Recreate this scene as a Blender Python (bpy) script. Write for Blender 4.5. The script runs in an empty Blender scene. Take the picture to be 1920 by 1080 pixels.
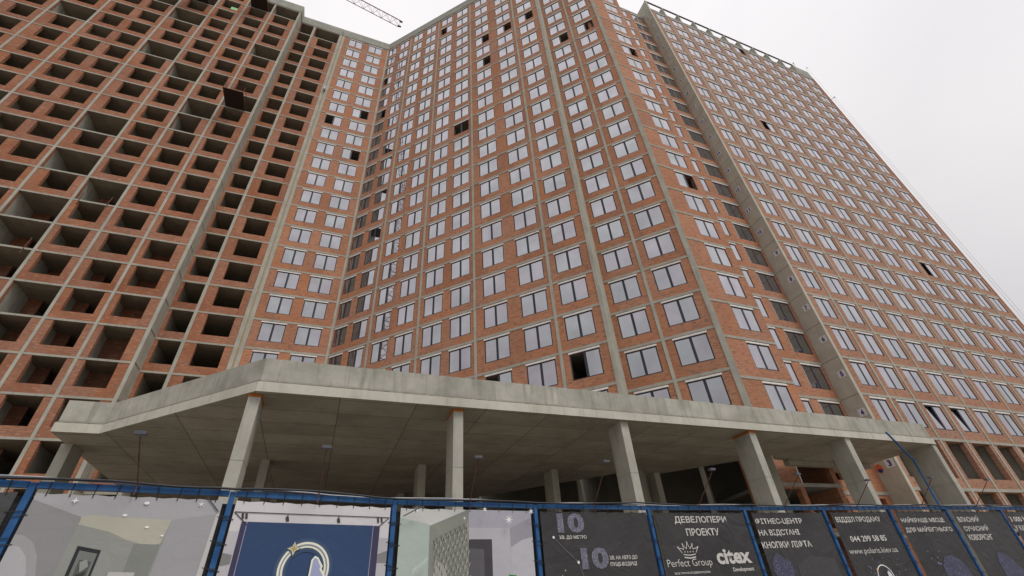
import bpy, math, random
from mathutils import Vector, Matrix
random.seed(7)
SC = bpy.context.scene
COL = SC.collection
PI = math.pi

# ------------------------------------------------------------------ camera
A, B = 0.4049431810069488, 0.39764784908486317       # plan angles of the two facade directions
CAMZ = 1.65
cam_d = bpy.data.cameras.new("camera")
cam = bpy.data.objects.new("camera", cam_d); COL.objects.link(cam)
cam_d.sensor_width = 36.0; cam_d.sensor_fit = 'HORIZONTAL'; cam_d.lens = 15.70273600271387
cam_d.clip_start = 0.1; cam_d.clip_end = 3000.0
_pit, _rol = math.radians(35.774036183941874), math.radians(-4.404454154981781)
_F = Vector((0, math.cos(_pit), math.sin(_pit))); _U0 = Vector((0, -math.sin(_pit), math.cos(_pit))); _R0 = Vector((1, 0, 0))
_R = _R0*math.cos(_rol) + _U0*math.sin(_rol); _U = -_R0*math.sin(_rol) + _U0*math.cos(_rol)
_m = Matrix((_R, _U, -_F)).transposed().to_4x4(); _m.translation = Vector((0, 0, CAMZ))
cam.matrix_world = _m
SC.camera = cam

# ------------------------------------------------------------------ world, sun, exposure
SUN_EL, SUN_AZ = math.radians(56), math.radians(132)   # azimuth clockwise from +Y (behind the camera, to the right)
w = bpy.data.worlds.new("World"); SC.world = w; w.use_nodes = True
nt = w.node_tree; nt.nodes.clear()
def N(nt, t, **k):
    n = nt.nodes.new(t)
    for a, v in k.items():
        if a == 'inp':
            for i, x in v.items(): n.inputs[i].default_value = x
        else: setattr(n, a, v)
    return n
out = N(nt, 'ShaderNodeOutputWorld'); bg = N(nt, 'ShaderNodeBackground', inp={'Strength': 0.1})
sky = N(nt, 'ShaderNodeTexSky', sky_type='NISHITA', sun_disc=False, sun_elevation=SUN_EL, sun_rotation=SUN_AZ)
tc = N(nt, 'ShaderNodeTexCoord')
mp = N(nt, 'ShaderNodeMapping', inp={'Scale': (1.0, 1.0, 1.9), 'Location': (3.1, 1.7, 0.4)})
nz = N(nt, 'ShaderNodeTexNoise', inp={'Scale': 1.7, 'Detail': 6.0, 'Roughness': 0.52, 'Distortion': 0.5})
rp = N(nt, 'ShaderNodeValToRGB')
rp.color_ramp.elements[0].position = 0.30; rp.color_ramp.elements[0].color = (0.765, 0.742, 0.755, 1)
rp.color_ramp.elements[1].position = 0.72; rp.color_ramp.elements[1].color = (0.865, 0.832, 0.838, 1)
sx = N(nt, 'ShaderNodeSeparateXYZ')
# cloud nearly even; mre adds brightness far right, put in for the facade glass
mrx = N(nt, 'ShaderNodeMapRange', inp={'From Min': -0.6, 'From Max': 0.8, 'To Min': 0.98, 'To Max': 1.02})
mry = N(nt, 'ShaderNodeMapRange', inp={'From Min': -0.9, 'From Max': 0.5, 'To Min': 1.0, 'To Max': 1.0})
mre = N(nt, 'ShaderNodeMapRange', inp={'From Min': 0.66, 'From Max': 0.95, 'To Min': 1.0, 'To Max': 1.3}); mue = N(nt, 'ShaderNodeMath', operation='MULTIPLY')
mrz = N(nt, 'ShaderNodeMapRange', inp={'From Min': 0.05, 'From Max': 0.85, 'To Min': 0.46, 'To Max': 1.10}); muz = N(nt, 'ShaderNodeMath', operation='MULTIPLY')   # an overcast sky is darker near the horizon
mu = N(nt, 'ShaderNodeMath', operation='MULTIPLY'); mu10 = N(nt, 'ShaderNodeMath', operation='MULTIPLY', inp={1: 10.0})
cm = N(nt, 'ShaderNodeVectorMath', operation='SCALE')
mx = N(nt, 'ShaderNodeMix', data_type='RGBA', inp={0: 0.95})
L = nt.links.new
L(tc.outputs['Generated'], mp.inputs['Vector']); L(mp.outputs[0], nz.inputs['Vector']); L(nz.outputs['Fac'], rp.inputs[0])
L(tc.outputs['Generated'], sx.inputs[0]); L(sx.outputs[0], mrx.inputs[0]); L(sx.outputs[1], mry.inputs[0])
L(sx.outputs[0], mre.inputs[0]); L(mrx.outputs[0], mue.inputs[0]); L(mre.outputs[0], mue.inputs[1]); L(mue.outputs[0], mu.inputs[0]); L(mry.outputs[0], mu.inputs[1]); L(sx.outputs[2], mrz.inputs[0]); L(mu.outputs[0], muz.inputs[0]); L(mrz.outputs[0], muz.inputs[1]); L(muz.outputs[0], mu10.inputs[0])
L(rp.outputs[0], cm.inputs[0]); L(mu10.outputs[0], cm.inputs['Scale'])
L(sky.outputs[0], mx.inputs[6]); L(cm.outputs[0], mx.inputs[7]); L(mx.outputs[2], bg.inputs[0]); L(bg.outputs[0], out.inputs[0])
sd = bpy.data.lights.new("sun", 'SUN'); so = bpy.data.objects.new("sun", sd); COL.objects.link(so)
sd.energy = 1.3; sd.angle = math.radians(20); sd.color = (1.0, 0.96, 0.90)
_sv = Vector((math.sin(SUN_AZ)*math.cos(SUN_EL), math.cos(SUN_AZ)*math.cos(SUN_EL), math.sin(SUN_EL)))
so.rotation_euler = (-_sv).to_track_quat('-Z', 'Y').to_euler()
so.location = (0, 0, 120)
SC.view_settings.view_transform = 'Standard'; SC.view_settings.look = 'None'
SC.view_settings.exposure = 0.22; SC.view_settings.gamma = 1.0
SC.render.engine = 'CYCLES'
SC.cycles.max_bounces = 8; SC.cycles.diffuse_bounces = 5; SC.cycles.glossy_bounces = 4
SC.cycles.use_denoising = True

# ------------------------------------------------------------------ materials
def mat(name):
    m = bpy.data.materials.new(name); m.use_nodes = True
    t = m.node_tree; b = t.nodes['Principled BSDF']
    return m, t, b
def plain(name, col, rough=0.6, metal=0.0, spec=0.5):
    m, t, b = mat(name)
    b.inputs['Base Color'].default_value = (*col, 1); b.inputs['Roughness'].default_value = rough
    b.inputs['Metallic'].default_value = metal; b.inputs['Specular IOR Level'].default_value = spec
    return m
def varied(name, c1, c2, scale=3.0, rough=0.7, bump=0.0, metal=0.0, stretch=(1, 1, 1), lo=0.35, hi=0.68):
    m, t, b = mat(name); l = t.links.new
    g = N(t, 'ShaderNodeNewGeometry'); mp = N(t, 'ShaderNodeMapping', inp={'Scale': stretch})
    n = N(t, 'ShaderNodeTexNoise', inp={'Scale': scale, 'Detail': 6.0, 'Roughness': 0.6})
    r = N(t, 'ShaderNodeValToRGB')
    r.color_ramp.elements[0].position = lo; r.color_ramp.elements[0].color = (*c1, 1)
    r.color_ramp.elements[1].position = hi; r.color_ramp.elements[1].color = (*c2, 1)
    l(g.outputs['Position'], mp.inputs[0]); l(mp.outputs[0], n.inputs['Vector']); l(n.outputs['Fac'], r.inputs[0]); l(r.outputs[0], b.inputs['Base Color'])
    b.inputs['Roughness'].default_value = rough; b.inputs['Metallic'].default_value = metal; b.inputs['Specular IOR Level'].default_value = 0.3
    if bump:
        bp = N(t, 'ShaderNodeBump', inp={'Strength': bump, 'Distance': 0.02}); l(n.outputs['Fac'], bp.inputs['Height']); l(bp.outputs[0], b.inputs['Normal'])
    return m
def mixn(t, fac, a, b_):
    x = N(t, 'ShaderNodeMix', data_type='RGBA')
    for s, i in ((fac, 0), (a, 6), (b_, 7)):
        if isinstance(s, (int, float)): x.inputs[i].default_value = s
        elif isinstance(s, tuple): x.inputs[i].default_value = (*s, 1)
        else: t.links.new(s, x.inputs[i])
    return x.outputs[2]
def ramp(t, src, p0, p1, v0=0.0, v1=1.0):
    r = N(t, 'ShaderNodeMapRange', inp={'From Min': p0, 'From Max': p1, 'To Min': v0, 'To Max': v1}); t.links.new(src, r.inputs[0]); return r.outputs[0]

def brick_mat(name, ca, cb, dark, grey_amt):
    m, t, b = mat(name); l = t.links.new
    uv = N(t, 'ShaderNodeUVMap')
    bt = N(t, 'ShaderNodeTexBrick', inp={'Color1': (*ca, 1), 'Color2': (*cb, 1), 'Mortar': (0.30, 0.27, 0.23, 1), 'Scale': 1.0,
           'Mortar Size': 0.006, 'Mortar Smooth': 0.3, 'Bias': 0.0, 'Brick Width': 0.26, 'Row Height': 0.077})
    l(uv.outputs[0], bt.inputs['Vector'])
    # single clinker-dark bricks: one random value per brick cell
    snap = N(t, 'ShaderNodeVectorMath', operation='SNAP'); snap.inputs[1].default_value = (0.26, 0.077, 1.0)
    wn = N(t, 'ShaderNodeTexWhiteNoise', noise_dimensions='2D'); l(uv.outputs[0], snap.inputs[0]); l(snap.outputs[0], wn.inputs['Vector'])
    g = N(t, 'ShaderNodeNewGeometry')
    big = N(t, 'ShaderNodeTexNoise', inp={'Scale': 0.42, 'Detail': 4.0, 'Roughness': 0.55}); l(g.outputs['Position'], big.inputs['Vector'])
    mid = N(t, 'ShaderNodeTexNoise', inp={'Scale': 6.0, 'Detail': 4.0, 'Roughness': 0.7}); l(g.outputs['Position'], mid.inputs['Vector'])
    c = mixn(t, ramp(t, big.outputs['Fac'], 0.38, 0.66), bt.outputs['Color'], dark)
    c = mixn(t, ramp(t, wn.outputs['Value'], 0.74, 0.95, 0.0, 0.6), c, (0.20, 0.125, 0.10))
    c = mixn(t, ramp(t, wn.outputs['Value'], 0.12, 0.02, 0.0, 0.55), c, (0.52, 0.25, 0.15))
    # cement smears and efflorescence in patches
    c = mixn(t, ramp(t, mid.outputs['Fac'], 0.56, 0.80, 0.0, grey_amt), c, (0.34, 0.29, 0.23))
    # each panel was laid from another batch of bricks
    off = N(t, 'ShaderNodeVectorMath', operation='ADD'); off.inputs[1].default_value = (0.4, -0.9025, 0.0); l(uv.outputs[0], off.inputs[0])
    ps = N(t, 'ShaderNodeVectorMath', operation='SNAP'); ps.inputs[1].default_value = (3.25, 3.0, 1.0); l(off.outputs[0], ps.inputs[0])
    pw = N(t, 'ShaderNodeTexWhiteNoise', noise_dimensions='2D'); l(ps.outputs[0], pw.inputs['Vector'])
    hs = N(t, 'ShaderNodeHueSaturation'); l(c, hs.inputs['Color']); l(ramp(t, pw.outputs['Value'], 0.0, 1.0, 0.90, 1.09), hs.inputs['Value']); l(ramp(t, pw.outputs['Color'], 0.0, 1.0, 0.90, 1.06), hs.inputs['Saturation'])
    c = hs.outputs['Color']
    # cement runs down the wall
    vm = N(t, 'ShaderNodeMapping', inp={'Scale': (3.2, 3.2, 0.35)}); l(g.outputs['Position'], vm.inputs[0])
    vn = N(t, 'ShaderNodeTexNoise', inp={'Scale': 1.0, 'Detail': 6.0, 'Roughness': 0.7}); l(vm.outputs[0], vn.inputs['Vector'])
    c = mixn(t, ramp(t, vn.outputs['Fac'], 0.58, 0.74, 0.0, grey_amt), c, (0.30, 0.265, 0.21))
    l(c, b.inputs['Base Color'])
    b.inputs['Roughness'].default_value = 0.9; b.inputs['Specular IOR Level'].default_value = 0.15
    bp = N(t, 'ShaderNodeBump', inp={'Strength': 0.35, 'Distance': 0.01}); l(bt.outputs['Fac'], bp.inputs['Height']); bp.invert = True; l(bp.outputs[0], b.inputs['Normal'])
    return m
M = {}
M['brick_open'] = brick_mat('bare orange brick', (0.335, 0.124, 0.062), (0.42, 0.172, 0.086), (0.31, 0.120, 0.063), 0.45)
M['brick'] = brick_mat('orange brick', (0.425, 0.176, 0.091), (0.52, 0.238, 0.128), (0.43, 0.19, 0.108), 0.55)
M['brick_right'] = brick_mat('dusty orange brick', (0.395, 0.190, 0.115), (0.48, 0.245, 0.155), (0.39, 0.205, 0.135), 0.65)
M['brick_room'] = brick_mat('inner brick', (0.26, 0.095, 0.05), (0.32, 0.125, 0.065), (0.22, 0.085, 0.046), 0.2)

def concrete(name, c1, c2, stain, joints=None, jcol=(0.1, 0.08, 0.06), streak=0.5, pits=True):
    m, t, b = mat(name); l = t.links.new
    g = N(t, 'ShaderNodeNewGeometry')
    n1 = N(t, 'ShaderNodeTexNoise', inp={'Scale': 0.9, 'Detail': 8.0, 'Roughness': 0.65}); l(g.outputs['Position'], n1.inputs['Vector'])
    mp = N(t, 'ShaderNodeMapping', inp={'Scale': (2.2, 2.2, 0.28)}); l(g.outputs['Position'], mp.inputs[0])
    n2 = N(t, 'ShaderNodeTexNoise', inp={'Scale': 1.6, 'Detail': 5.0, 'Roughness': 0.6}); l(mp.outputs[0], n2.inputs['Vector'])
    n3 = N(t, 'ShaderNodeTexNoise', inp={'Scale': 14.0, 'Detail': 4.0, 'Roughness': 0.7}); l(g.outputs['Position'], n3.inputs['Vector'])
    c = mixn(t, ramp(t, n1.outputs['Fac'], 0.34, 0.66), c1, c2)
    c = mixn(t, ramp(t, n2.outputs['Fac'], 0.52, 0.78, 0.0, streak), c, stain)
    c = mixn(t, ramp(t, n3.outputs['Fac'], 0.60, 0.80, 0.0, 0.35), c, stain)
    if joints:
        uv = N(t, 'ShaderNodeUVMap')
        bt = N(t, 'ShaderNodeTexBrick', offset=0.0, inp={'Scale': 1.0, 'Mortar Size': joints[2], 'Mortar Smooth': 0.6, 'Brick Width': joints[0], 'Row Height': joints[1],
               'Color1': (1, 1, 1, 1), 'Color2': (0.8, 0.8, 0.8, 1), 'Mortar': (1, 1, 1, 1)}); l(uv.outputs[0], bt.inputs['Vector'])
        x = N(t, 'ShaderNodeMix', data_type='RGBA', blend_type='MULTIPLY', inp={0: 1.0}); l(c, x.inputs[6]); l(bt.outputs['Color'], x.inputs[7])
        c = mixn(t, ramp(t, bt.outputs['Fac'], 0.0, 1.0, 0.0, 0.75), x.outputs[2], jcol)
    l(c, b.inputs['Base Color']); b.inputs['Roughness'].default_value = 0.88; b.inputs['Specular IOR Level'].default_value = 0.2
    bp = N(t, 'ShaderNodeBump', inp={'Strength': 0.18, 'Distance': 0.02}); l(n3.outputs['Fac'], bp.inputs['Height']); l(bp.outputs[0], b.inputs['Normal'])
    return m
M['slab'] = concrete('slab edge concrete', (0.34, 0.33, 0.285), (0.43, 0.415, 0.355), (0.20, 0.195, 0.165), streak=0.7)
M['pier'] = concrete('pier concrete', (0.36, 0.355, 0.305), (0.47, 0.45, 0.385), (0.22, 0.215, 0.18), streak=0.7)
M['blade'] = concrete('numbered pier concrete', (0.42, 0.405, 0.34), (0.53, 0.51, 0.43), (0.31, 0.30, 0.245))
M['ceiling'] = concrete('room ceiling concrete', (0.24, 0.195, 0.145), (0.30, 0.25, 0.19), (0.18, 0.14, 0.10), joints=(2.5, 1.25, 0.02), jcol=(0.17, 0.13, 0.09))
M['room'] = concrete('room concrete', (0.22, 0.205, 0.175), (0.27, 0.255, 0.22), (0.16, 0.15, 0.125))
M['roofband'] = concrete('weathered roof concrete', (0.33, 0.335, 0.30), (0.43, 0.425, 0.37), (0.22, 0.22, 0.19), joints=(2.4, 0.65, 0.02), jcol=(0.22, 0.22, 0.19))
M['canopy'] = concrete('canopy concrete', (0.35, 0.345, 0.29), (0.56, 0.54, 0.475), (0.24, 0.24, 0.19), joints=(2.6, 8.0, 0.018), jcol=(0.26, 0.255, 0.21), streak=0.95)
M['canopy_nose'] = concrete('canopy slab concrete', (0.50, 0.48, 0.41), (0.62, 0.59, 0.52), (0.35, 0.33, 0.265), streak=0.7)
M['column'] = concrete('column concrete', (0.38, 0.37, 0.32), (0.50, 0.485, 0.42), (0.26, 0.255, 0.215), streak=0.8)
M['soffit'] = concrete('formed soffit concrete', (0.37, 0.335, 0.27), (0.47, 0.435, 0.36), (0.26, 0.175, 0.115), joints=(2.5, 1.25, 0.022), jcol=(0.10, 0.075, 0.05), streak=0.3)

def glass_mat(name, tint, base, tint2):
    m = bpy.data.materials.new(name); m.use_nodes = True; t = m.node_tree; t.nodes.clear(); l = t.links.new
    o = N(t, 'ShaderNodeOutputMaterial'); mxs = N(t, 'ShaderNodeMixShader')
    d = N(t, 'ShaderNodeBsdfDiffuse', inp={'Color': (0.03, 0.032, 0.038, 1)}); gl = N(t, 'ShaderNodeBsdfGlossy', inp={'Color': (*tint, 1), 'Roughness': 0.012})
    lw = N(t, 'ShaderNodeLayerWeight', inp={'Blend': 0.5})
    g = N(t, 'ShaderNodeNewGeometry')
    rnd = N(t, 'ShaderNodeTexNoise', inp={'Scale': 0.55, 'Detail': 2.0}); l(g.outputs['Position'], rnd.inputs['Vector'])
    wv = N(t, 'ShaderNodeTexNoise', inp={'Scale': 1.3, 'Detail': 1.0}); l(g.outputs['Position'], wv.inputs['Vector'])
    bp = N(t, 'ShaderNodeBump', inp={'Strength': 0.035, 'Distance': 0.02}); l(wv.outputs['Fac'], bp.inputs['Height']); l(bp.outputs[0], gl.inputs['Normal'])
    mr = N(t, 'ShaderNodeMapRange', inp={'From Min': 0.0, 'From Max': 1.0, 'To Min': base, 'To Max': 1.0}); l(lw.outputs['Fresnel'], mr.inputs[0])
    ad = N(t, 'ShaderNodeMath', operation='ADD'); l(mr.outputs[0], ad.inputs[0]); l(ramp(t, rnd.outputs['Fac'], 0.3, 0.7, -0.06, 0.06), ad.inputs[1])
    sn = N(t, 'ShaderNodeVectorMath', operation='SNAP'); sn.inputs[1].default_value = (0.95, 0.95, 2.0); wn = N(t, 'ShaderNodeTexWhiteNoise', noise_dimensions='3D')
    l(g.outputs['Position'], sn.inputs[0]); l(sn.outputs[0], wn.inputs['Vector'])
    l(mixn(t, ramp(t, wn.outputs['Value'], 0.25, 0.75), tint, tint2), gl.inputs['Color'])
    l(ad.outputs[0], mxs.inputs[0]); l(d.outputs[0], mxs.inputs[1]); l(gl.outputs[0], mxs.inputs[2]); l(mxs.outputs[0], o.inputs[0])
    return m
M['glass'] = glass_mat('mirror glass', (0.96, 0.92, 0.98), 0.38, (0.92, 0.95, 0.97))
M['frame'] = varied('dark grey window frame', (0.032, 0.033, 0.045), (0.10, 0.10, 0.11), 9, 0.5, lo=0.62, hi=0.78)
M['lintel'] = varied('white lintel strip', (0.66, 0.65, 0.63), (0.84, 0.83, 0.81), 5, 0.6)
M['blue'] = varied('blue painted steel', (0.011, 0.070, 0.215), (0.032, 0.130, 0.32), 5, 0.5)
M['cable'] = plain('black cable rubber', (0.018, 0.018, 0.022), 0.5)
M['tie'] = plain('black plastic tie', (0.012, 0.012, 0.013), 0.6)
M['steel'] = varied('galvanised steel', (0.30, 0.31, 0.33), (0.42, 0.43, 0.45), 8, 0.45, metal=0.4)
M['lamp'] = plain('grey lamp housing', (0.085, 0.09, 0.11), 0.45)
M['rust'] = varied('rusty steel', (0.10, 0.045, 0.032), (0.19, 0.09, 0.065), 10, 0.8)
M['board'] = varied('dark formwork boards', (0.022, 0.012, 0.010), (0.04, 0.022, 0.017), 6, 0.75, stretch=(1, 6, 1))
M['beam'] = plain('shade-dark beam underside', (0.07, 0.05, 0.045), 0.8)  # roof beam coloured dark to stand in for its shaded underside
M['white'] = plain('white sign plate', (0.68, 0.68, 0.70), 0.5)
M['navy'] = plain('navy blue numeral', (0.015, 0.035, 0.20), 0.5)
M['orange'] = plain('orange sticker', (0.62, 0.13, 0.04), 0.5)
M['joint_shade_dirt'] = varied('dirty shade-dark joint', (0.10, 0.095, 0.07), (0.30, 0.29, 0.23), 5, 0.95)
M['foam'] = varied('orange mounting foam', (0.42, 0.12, 0.02), (0.60, 0.20, 0.04), 20, 0.9)
M['foam_pale'] = varied('weathered joint foam', (0.40, 0.29, 0.17), (0.52, 0.38, 0.22), 9, 0.9)
M['green'] = plain('pale green sheet', (0.28, 0.62, 0.28), 0.6)
M['crane'] = plain('faded red crane steel', (0.33, 0.13, 0.14), 0.6)
M['ground'] = varied('dusty ground', (0.25, 0.23, 0.195), (0.34, 0.315, 0.27), 0.4, 0.95)
M['road'] = varied('asphalt', (0.10, 0.098, 0.095), (0.15, 0.146, 0.14), 1.5, 0.9)
def cloth(name, c1, c2, wr=0.4):
    m, t, b = mat(name); l = t.links.new
    g = N(t, 'ShaderNodeNewGeometry'); n = N(t, 'ShaderNodeTexNoise', inp={'Scale': 1.6, 'Detail': 4.0}); l(g.outputs['Position'], n.inputs['Vector'])
    n2 = N(t, 'ShaderNodeTexNoise', inp={'Scale': 2.6, 'Detail': 3.0, 'Distortion': 1.5}); l(g.outputs['Position'], n2.inputs['Vector'])
    l(mixn(t, ramp(t, n.outputs['Fac'], 0.35, 0.65), c1, c2), b.inputs['Base Color'])
    bp = N(t, 'ShaderNodeBump', inp={'Strength': wr, 'Distance': 0.06}); l(n2.outputs['Fac'], bp.inputs['Height']); l(bp.outputs[0], b.inputs['Normal'])
    b.inputs['Roughness'].default_value = 0.55; b.inputs['Specular IOR Level'].default_value = 0.25
    return m
M['vinyl'] = cloth('black vinyl banner', (0.043, 0.042, 0.043), (0.056, 0.055, 0.056))
M['vinyl_back'] = cloth('grey vinyl banner', (0.06, 0.06, 0.062), (0.08, 0.08, 0.083))
M['ink'] = plain('white print', (0.62, 0.60, 0.57), 0.6)
def speckle(name, base, hi, scale, amount):
    m, t, b = mat(name); l = t.links.new
    g = N(t, 'ShaderNodeNewGeometry'); v = N(t, 'ShaderNodeTexVoronoi', inp={'Scale': scale}); l(g.outputs['Position'], v.inputs['Vector'])
    n = N(t, 'ShaderNodeTexNoise', inp={'Scale': scale*0.25, 'Detail': 4.0}); l(g.outputs['Position'], n.inputs['Vector'])
    f = N(t, 'ShaderNodeMath', operation='MULTIPLY'); l(ramp(t, v.outputs['Distance'], 0.42, 0.10), f.inputs[0]); l(ramp(t, n.outputs['Fac'], 0.38, 0.62, 0.1, amount), f.inputs[1])
    l(mixn(t, f.outputs[0], base, hi), b.inputs['Base Color']); b.inputs['Roughness'].default_value = 0.6
    return m
M['glitter'] = speckle('glitter print', (0.13, 0.13, 0.175), (0.75, 0.75, 0.88), 70, 1.0)
M['gem'] = speckle('crystal print', (0.05, 0.05, 0.09), (0.34, 0.36, 0.66), 42, 0.9)
M['stars'] = speckle('starfield print', (0.048, 0.047, 0.05), (0.24, 0.25, 0.34), 60, 0.45)
_pc = {}
def pcol(r, g, b_):
    k = (r, g, b_)
    if k not in _pc:
        f = lambda c: ((c/255 + 0.055)/1.055)**2.4 if c > 10 else c/255/12.92
        c = tuple(min(0.86, f(x)*1.22) for x in k); _pc[k] = cloth('print ink %d %d %d' % k, tuple(x*0.96 for x in c), tuple(min(1, x*1.04) for x in c), 0.12)
    return _pc[k]

# ------------------------------------------------------------------ mesh helpers
def fam(f):
    if f == 0: return Vector((math.cos(A), math.sin(A), 0)), Vector((-math.sin(A), math.cos(A), 0)), A
    return Vector((math.cos(B), -math.sin(B), 0)), Vector((math.sin(B), math.cos(B), 0)), -B
FU = {0: fam(0), 1: fam(1)}
def P(f, s, n, z=0.0):
    u, v, _ = FU[f]; q = u*s + v*n; return Vector((q.x, q.y, z))
class MB:
    def __init__(self): self.v = []; self.f = []; self.uv = []; self.mi = []; self.mats = []
    def slot(self, m):
        if m not in self.mats: self.mats.append(m)
        return self.mats.index(m)
    def face(self, pts, uvs=None, m=None):
        i = len(self.v); self.v += [Vector(p) for p in pts]; self.f.append(list(range(i, i+len(pts))))
        if uvs is None:
            n = (Vector(pts[1])-Vector(pts[0])).cross(Vector(pts[2])-Vector(pts[0]))
            if abs(n.z) > max(abs(n.x), abs(n.y)): uvs = [(p[0], p[1]) for p in pts]
            elif abs(n.x) > abs(n.y): uvs = [(p[1], p[2]) for p in pts]
            else: uvs = [(p[0], p[2]) for p in pts]
        self.uv.append(uvs); self.mi.append(self.slot(m) if m else 0)
    def box(self, f, s0, s1, n0, n1, z0, z1, m=None):
        c = lambda a, b, z: P(f, a, b, z)
        q = [((s0, n0, z0), (s1, n0, z0), (s1, n0, z1), (s0, n0, z1)), ((s1, n1, z0), (s0, n1, z0), (s0, n1, z1), (s1, n1, z1)),
             ((s0, n1, z0), (s0, n0, z0), (s0, n0, z1), (s0, n1, z1)), ((s1, n0, z0), (s1, n1, z0), (s1, n1, z1), (s1, n0, z1)),
             ((s0, n0, z1), (s1, n0, z1), (s1, n1, z1), (s0, n1, z1)), ((s0, n1, z0), (s1, n1, z0), (s1, n0, z0), (s0, n0, z0))]
        for k, qq in enumerate(q):
            uv = [(a, z) for a, b, z in qq] if k < 2 else ([(b, z) for a, b, z in qq] if k < 4 else [(a, b) for a, b, z in qq])
            self.face([c(*x) for x in qq], uv, m)
    def bar(self, p, q, r, sides=6, m=None, cap=True, r2=None):
        p, q = Vector(p), Vector(q); d = (q-p).normalized(); a = d.orthogonal().normalized(); b = d.cross(a); r2 = r if r2 is None else r2
        ring = lambda c, rr: [c + (a*math.cos(2*PI*k/sides) + b*math.sin(2*PI*k/sides))*rr for k in range(sides)]
        R0, R1 = ring(p, r), ring(q, r2)
        for k in range(sides): self.face([R0[k], R0[(k+1) % sides], R1[(k+1) % sides], R1[k]], None, m)
        if cap: self.face(R0[::-1], None, m); self.face(R1, None, m)
    def tube(self, pts, r, sides=6, m=None):
        rings = []
        for i, p in enumerate(pts):
            d = (pts[min(i+1, len(pts)-1)] - pts[max(i-1, 0)]).normalized(); a = d.cross(Vector((0, 0, 1))); a = a.normalized() if a.length > 1e-4 else d.orthogonal().normalized(); b = d.cross(a)
            rings.append([p + (a*math.cos(2*PI*k/sides) + b*math.sin(2*PI*k/sides))*r for k in range(sides)])
        for i in range(len(pts)-1):
            for k in range(sides): self.face([rings[i][k], rings[i][(k+1) % sides], rings[i+1][(k+1) % sides], rings[i+1][k]], None, m)
        self.face(rings[0][::-1], None, m); self.face(rings[-1], None, m)
    def prism(self, poly, z0, z1, m_side=None, m_top=None, m_bot=None, uvdir=0):
        """poly: list of Vector xy, counter-clockwise seen from above"""
        u, v, _ = FU[uvdir]; n = len(poly); acc = 0.0
        for i in range(n):
            a, b = poly[i], poly[(i+1) % n]; ln = (b-a).length
            self.face([(a.x, a.y, z0), (b.x, b.y, z0), (b.x, b.y, z1), (a.x, a.y, z1)], [(acc, z0), (acc+ln, z0), (acc+ln, z1), (acc, z1)], m_side); acc += ln
        tp = [(p.x, p.y, z1) for p in poly]; bt = [(p.x, p.y, z0) for p in poly][::-1]
        U = lambda p: (Vector((p[0], p[1], 0)).dot(u), Vector((p[0], p[1], 0)).dot(v))
        self.face(tp, [U(p) for p in tp], m_top or m_side); self.face(bt, [U(p) for p in bt], m_bot or m_side)
    def sheet(self, f, s0, s1, n0, n1, z0, z1, holes, m=None, xf=None):
        """a wall n0..n1 thick with rectangular holes, one connected piece"""
        c = xf or (lambda a, b, z: P(f, a, b, z))
        S = sorted(set([s0, s1] + [x for h in holes for x in h[:2] if s0 < x < s1])); Z = sorted(set([z0, z1] + [x for h in holes for x in h[2:4] if z0 < x < z1]))
        solid = {}
        for i in range(len(S)-1):
            hs = [h for h in holes if h[0] < (S[i]+S[i+1])/2 < h[1]]
            for j in range(len(Z)-1):
                zz = (Z[j]+Z[j+1])/2; solid[i, j] = not any(h[2] < zz < h[3] for h in hs)
        for j in range(len(Z)-1):                       # merge runs of solid cells along s
            for i in range(len(S)-1):
                if not solid[i, j]: continue
                a, b, zl, zh = S[i], S[i+1], Z[j], Z[j+1]
                self.face([c(a, n0, zl), c(b, n0, zl), c(b, n0, zh), c(a, n0, zh)], [(a, zl), (b, zl), (b, zh), (a, zh)], m)
                self.face([c(b, n1, zl), c(a, n1, zl), c(a, n1, zh), c(b, n1, zh)], [(b, zl), (a, zl), (a, zh), (b, zh)], m)
                if not solid.get((i-1, j)): self.face([c(a, n1, zl), c(a, n0, zl), c(a, n0, zh), c(a, n1, zh)], [(n1, zl), (n0, zl), (n0, zh), (n1, zh)], m)
                if not solid.get((i+1, j)): self.face([c(b, n0, zl), c(b, n1, zl), c(b, n1, zh), c(b, n0, zh)], [(n0, zl), (n1, zl), (n1, zh), (n0, zh)], m)
                if not solid.get((i, j+1)): self.face([c(a, n0, zh), c(b, n0, zh), c(b, n1, zh), c(a, n1, zh)], [(a, n0), (b, n0), (b, n1), (a, n1)], m)
                if not solid.get((i, j-1)): self.face([c(a, n1, zl), c(b, n1, zl), c(b, n0, zl), c(a, n0, zl)], [(a, n1), (b, n1), (b, n0), (a, n0)], m)
    def build(self, name, m=None, parent=None, origin=None, weld=True, smooth=False):
        if origin is None:
            lo = [min(p[k] for p in self.v) for k in range(3)]; hi = [max(p[k] for p in self.v) for k in range(3)]
            origin = Vector(((lo[0]+hi[0])/2, (lo[1]+hi[1])/2, lo[2]))
        V = [tuple(p - origin) for p in self.v]; Fc = self.f
        if weld:
            idx = {}; nv = []; mp = []
            for p in V:
                k = (round(p[0], 4), round(p[1], 4), round(p[2], 4))
                if k not in idx: idx[k] = len(nv); nv.append(p)
                mp.append(idx[k])
            Fc2 = [[mp[i] for i in f] for f in Fc]; V = nv
        else: Fc2 = Fc
        me = bpy.data.meshes.new(name)
        ok = [len(set(f)) == len(f) for f in Fc2]
        me.from_pydata(V, [], [f for f, o in zip(Fc2, ok) if o])
        ul = me.uv_layers.new(name='UVMap'); k = 0
        uvs = [u for u, o in zip(self.uv, ok) if o]; mis = [u for u, o in zip(self.mi, ok) if o]
        flat = [c for face in uvs for uv in face for c in uv]
        ul.data.foreach_set('uv', flat)
        if self.mats:
            for x in self.mats: me.materials.append(x)
            me.polygons.foreach_set('material_index', mis)
        elif m: me.materials.append(m)
        if smooth: me.polygons.foreach_set('use_smooth', [True]*len(me.polygons))
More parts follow.
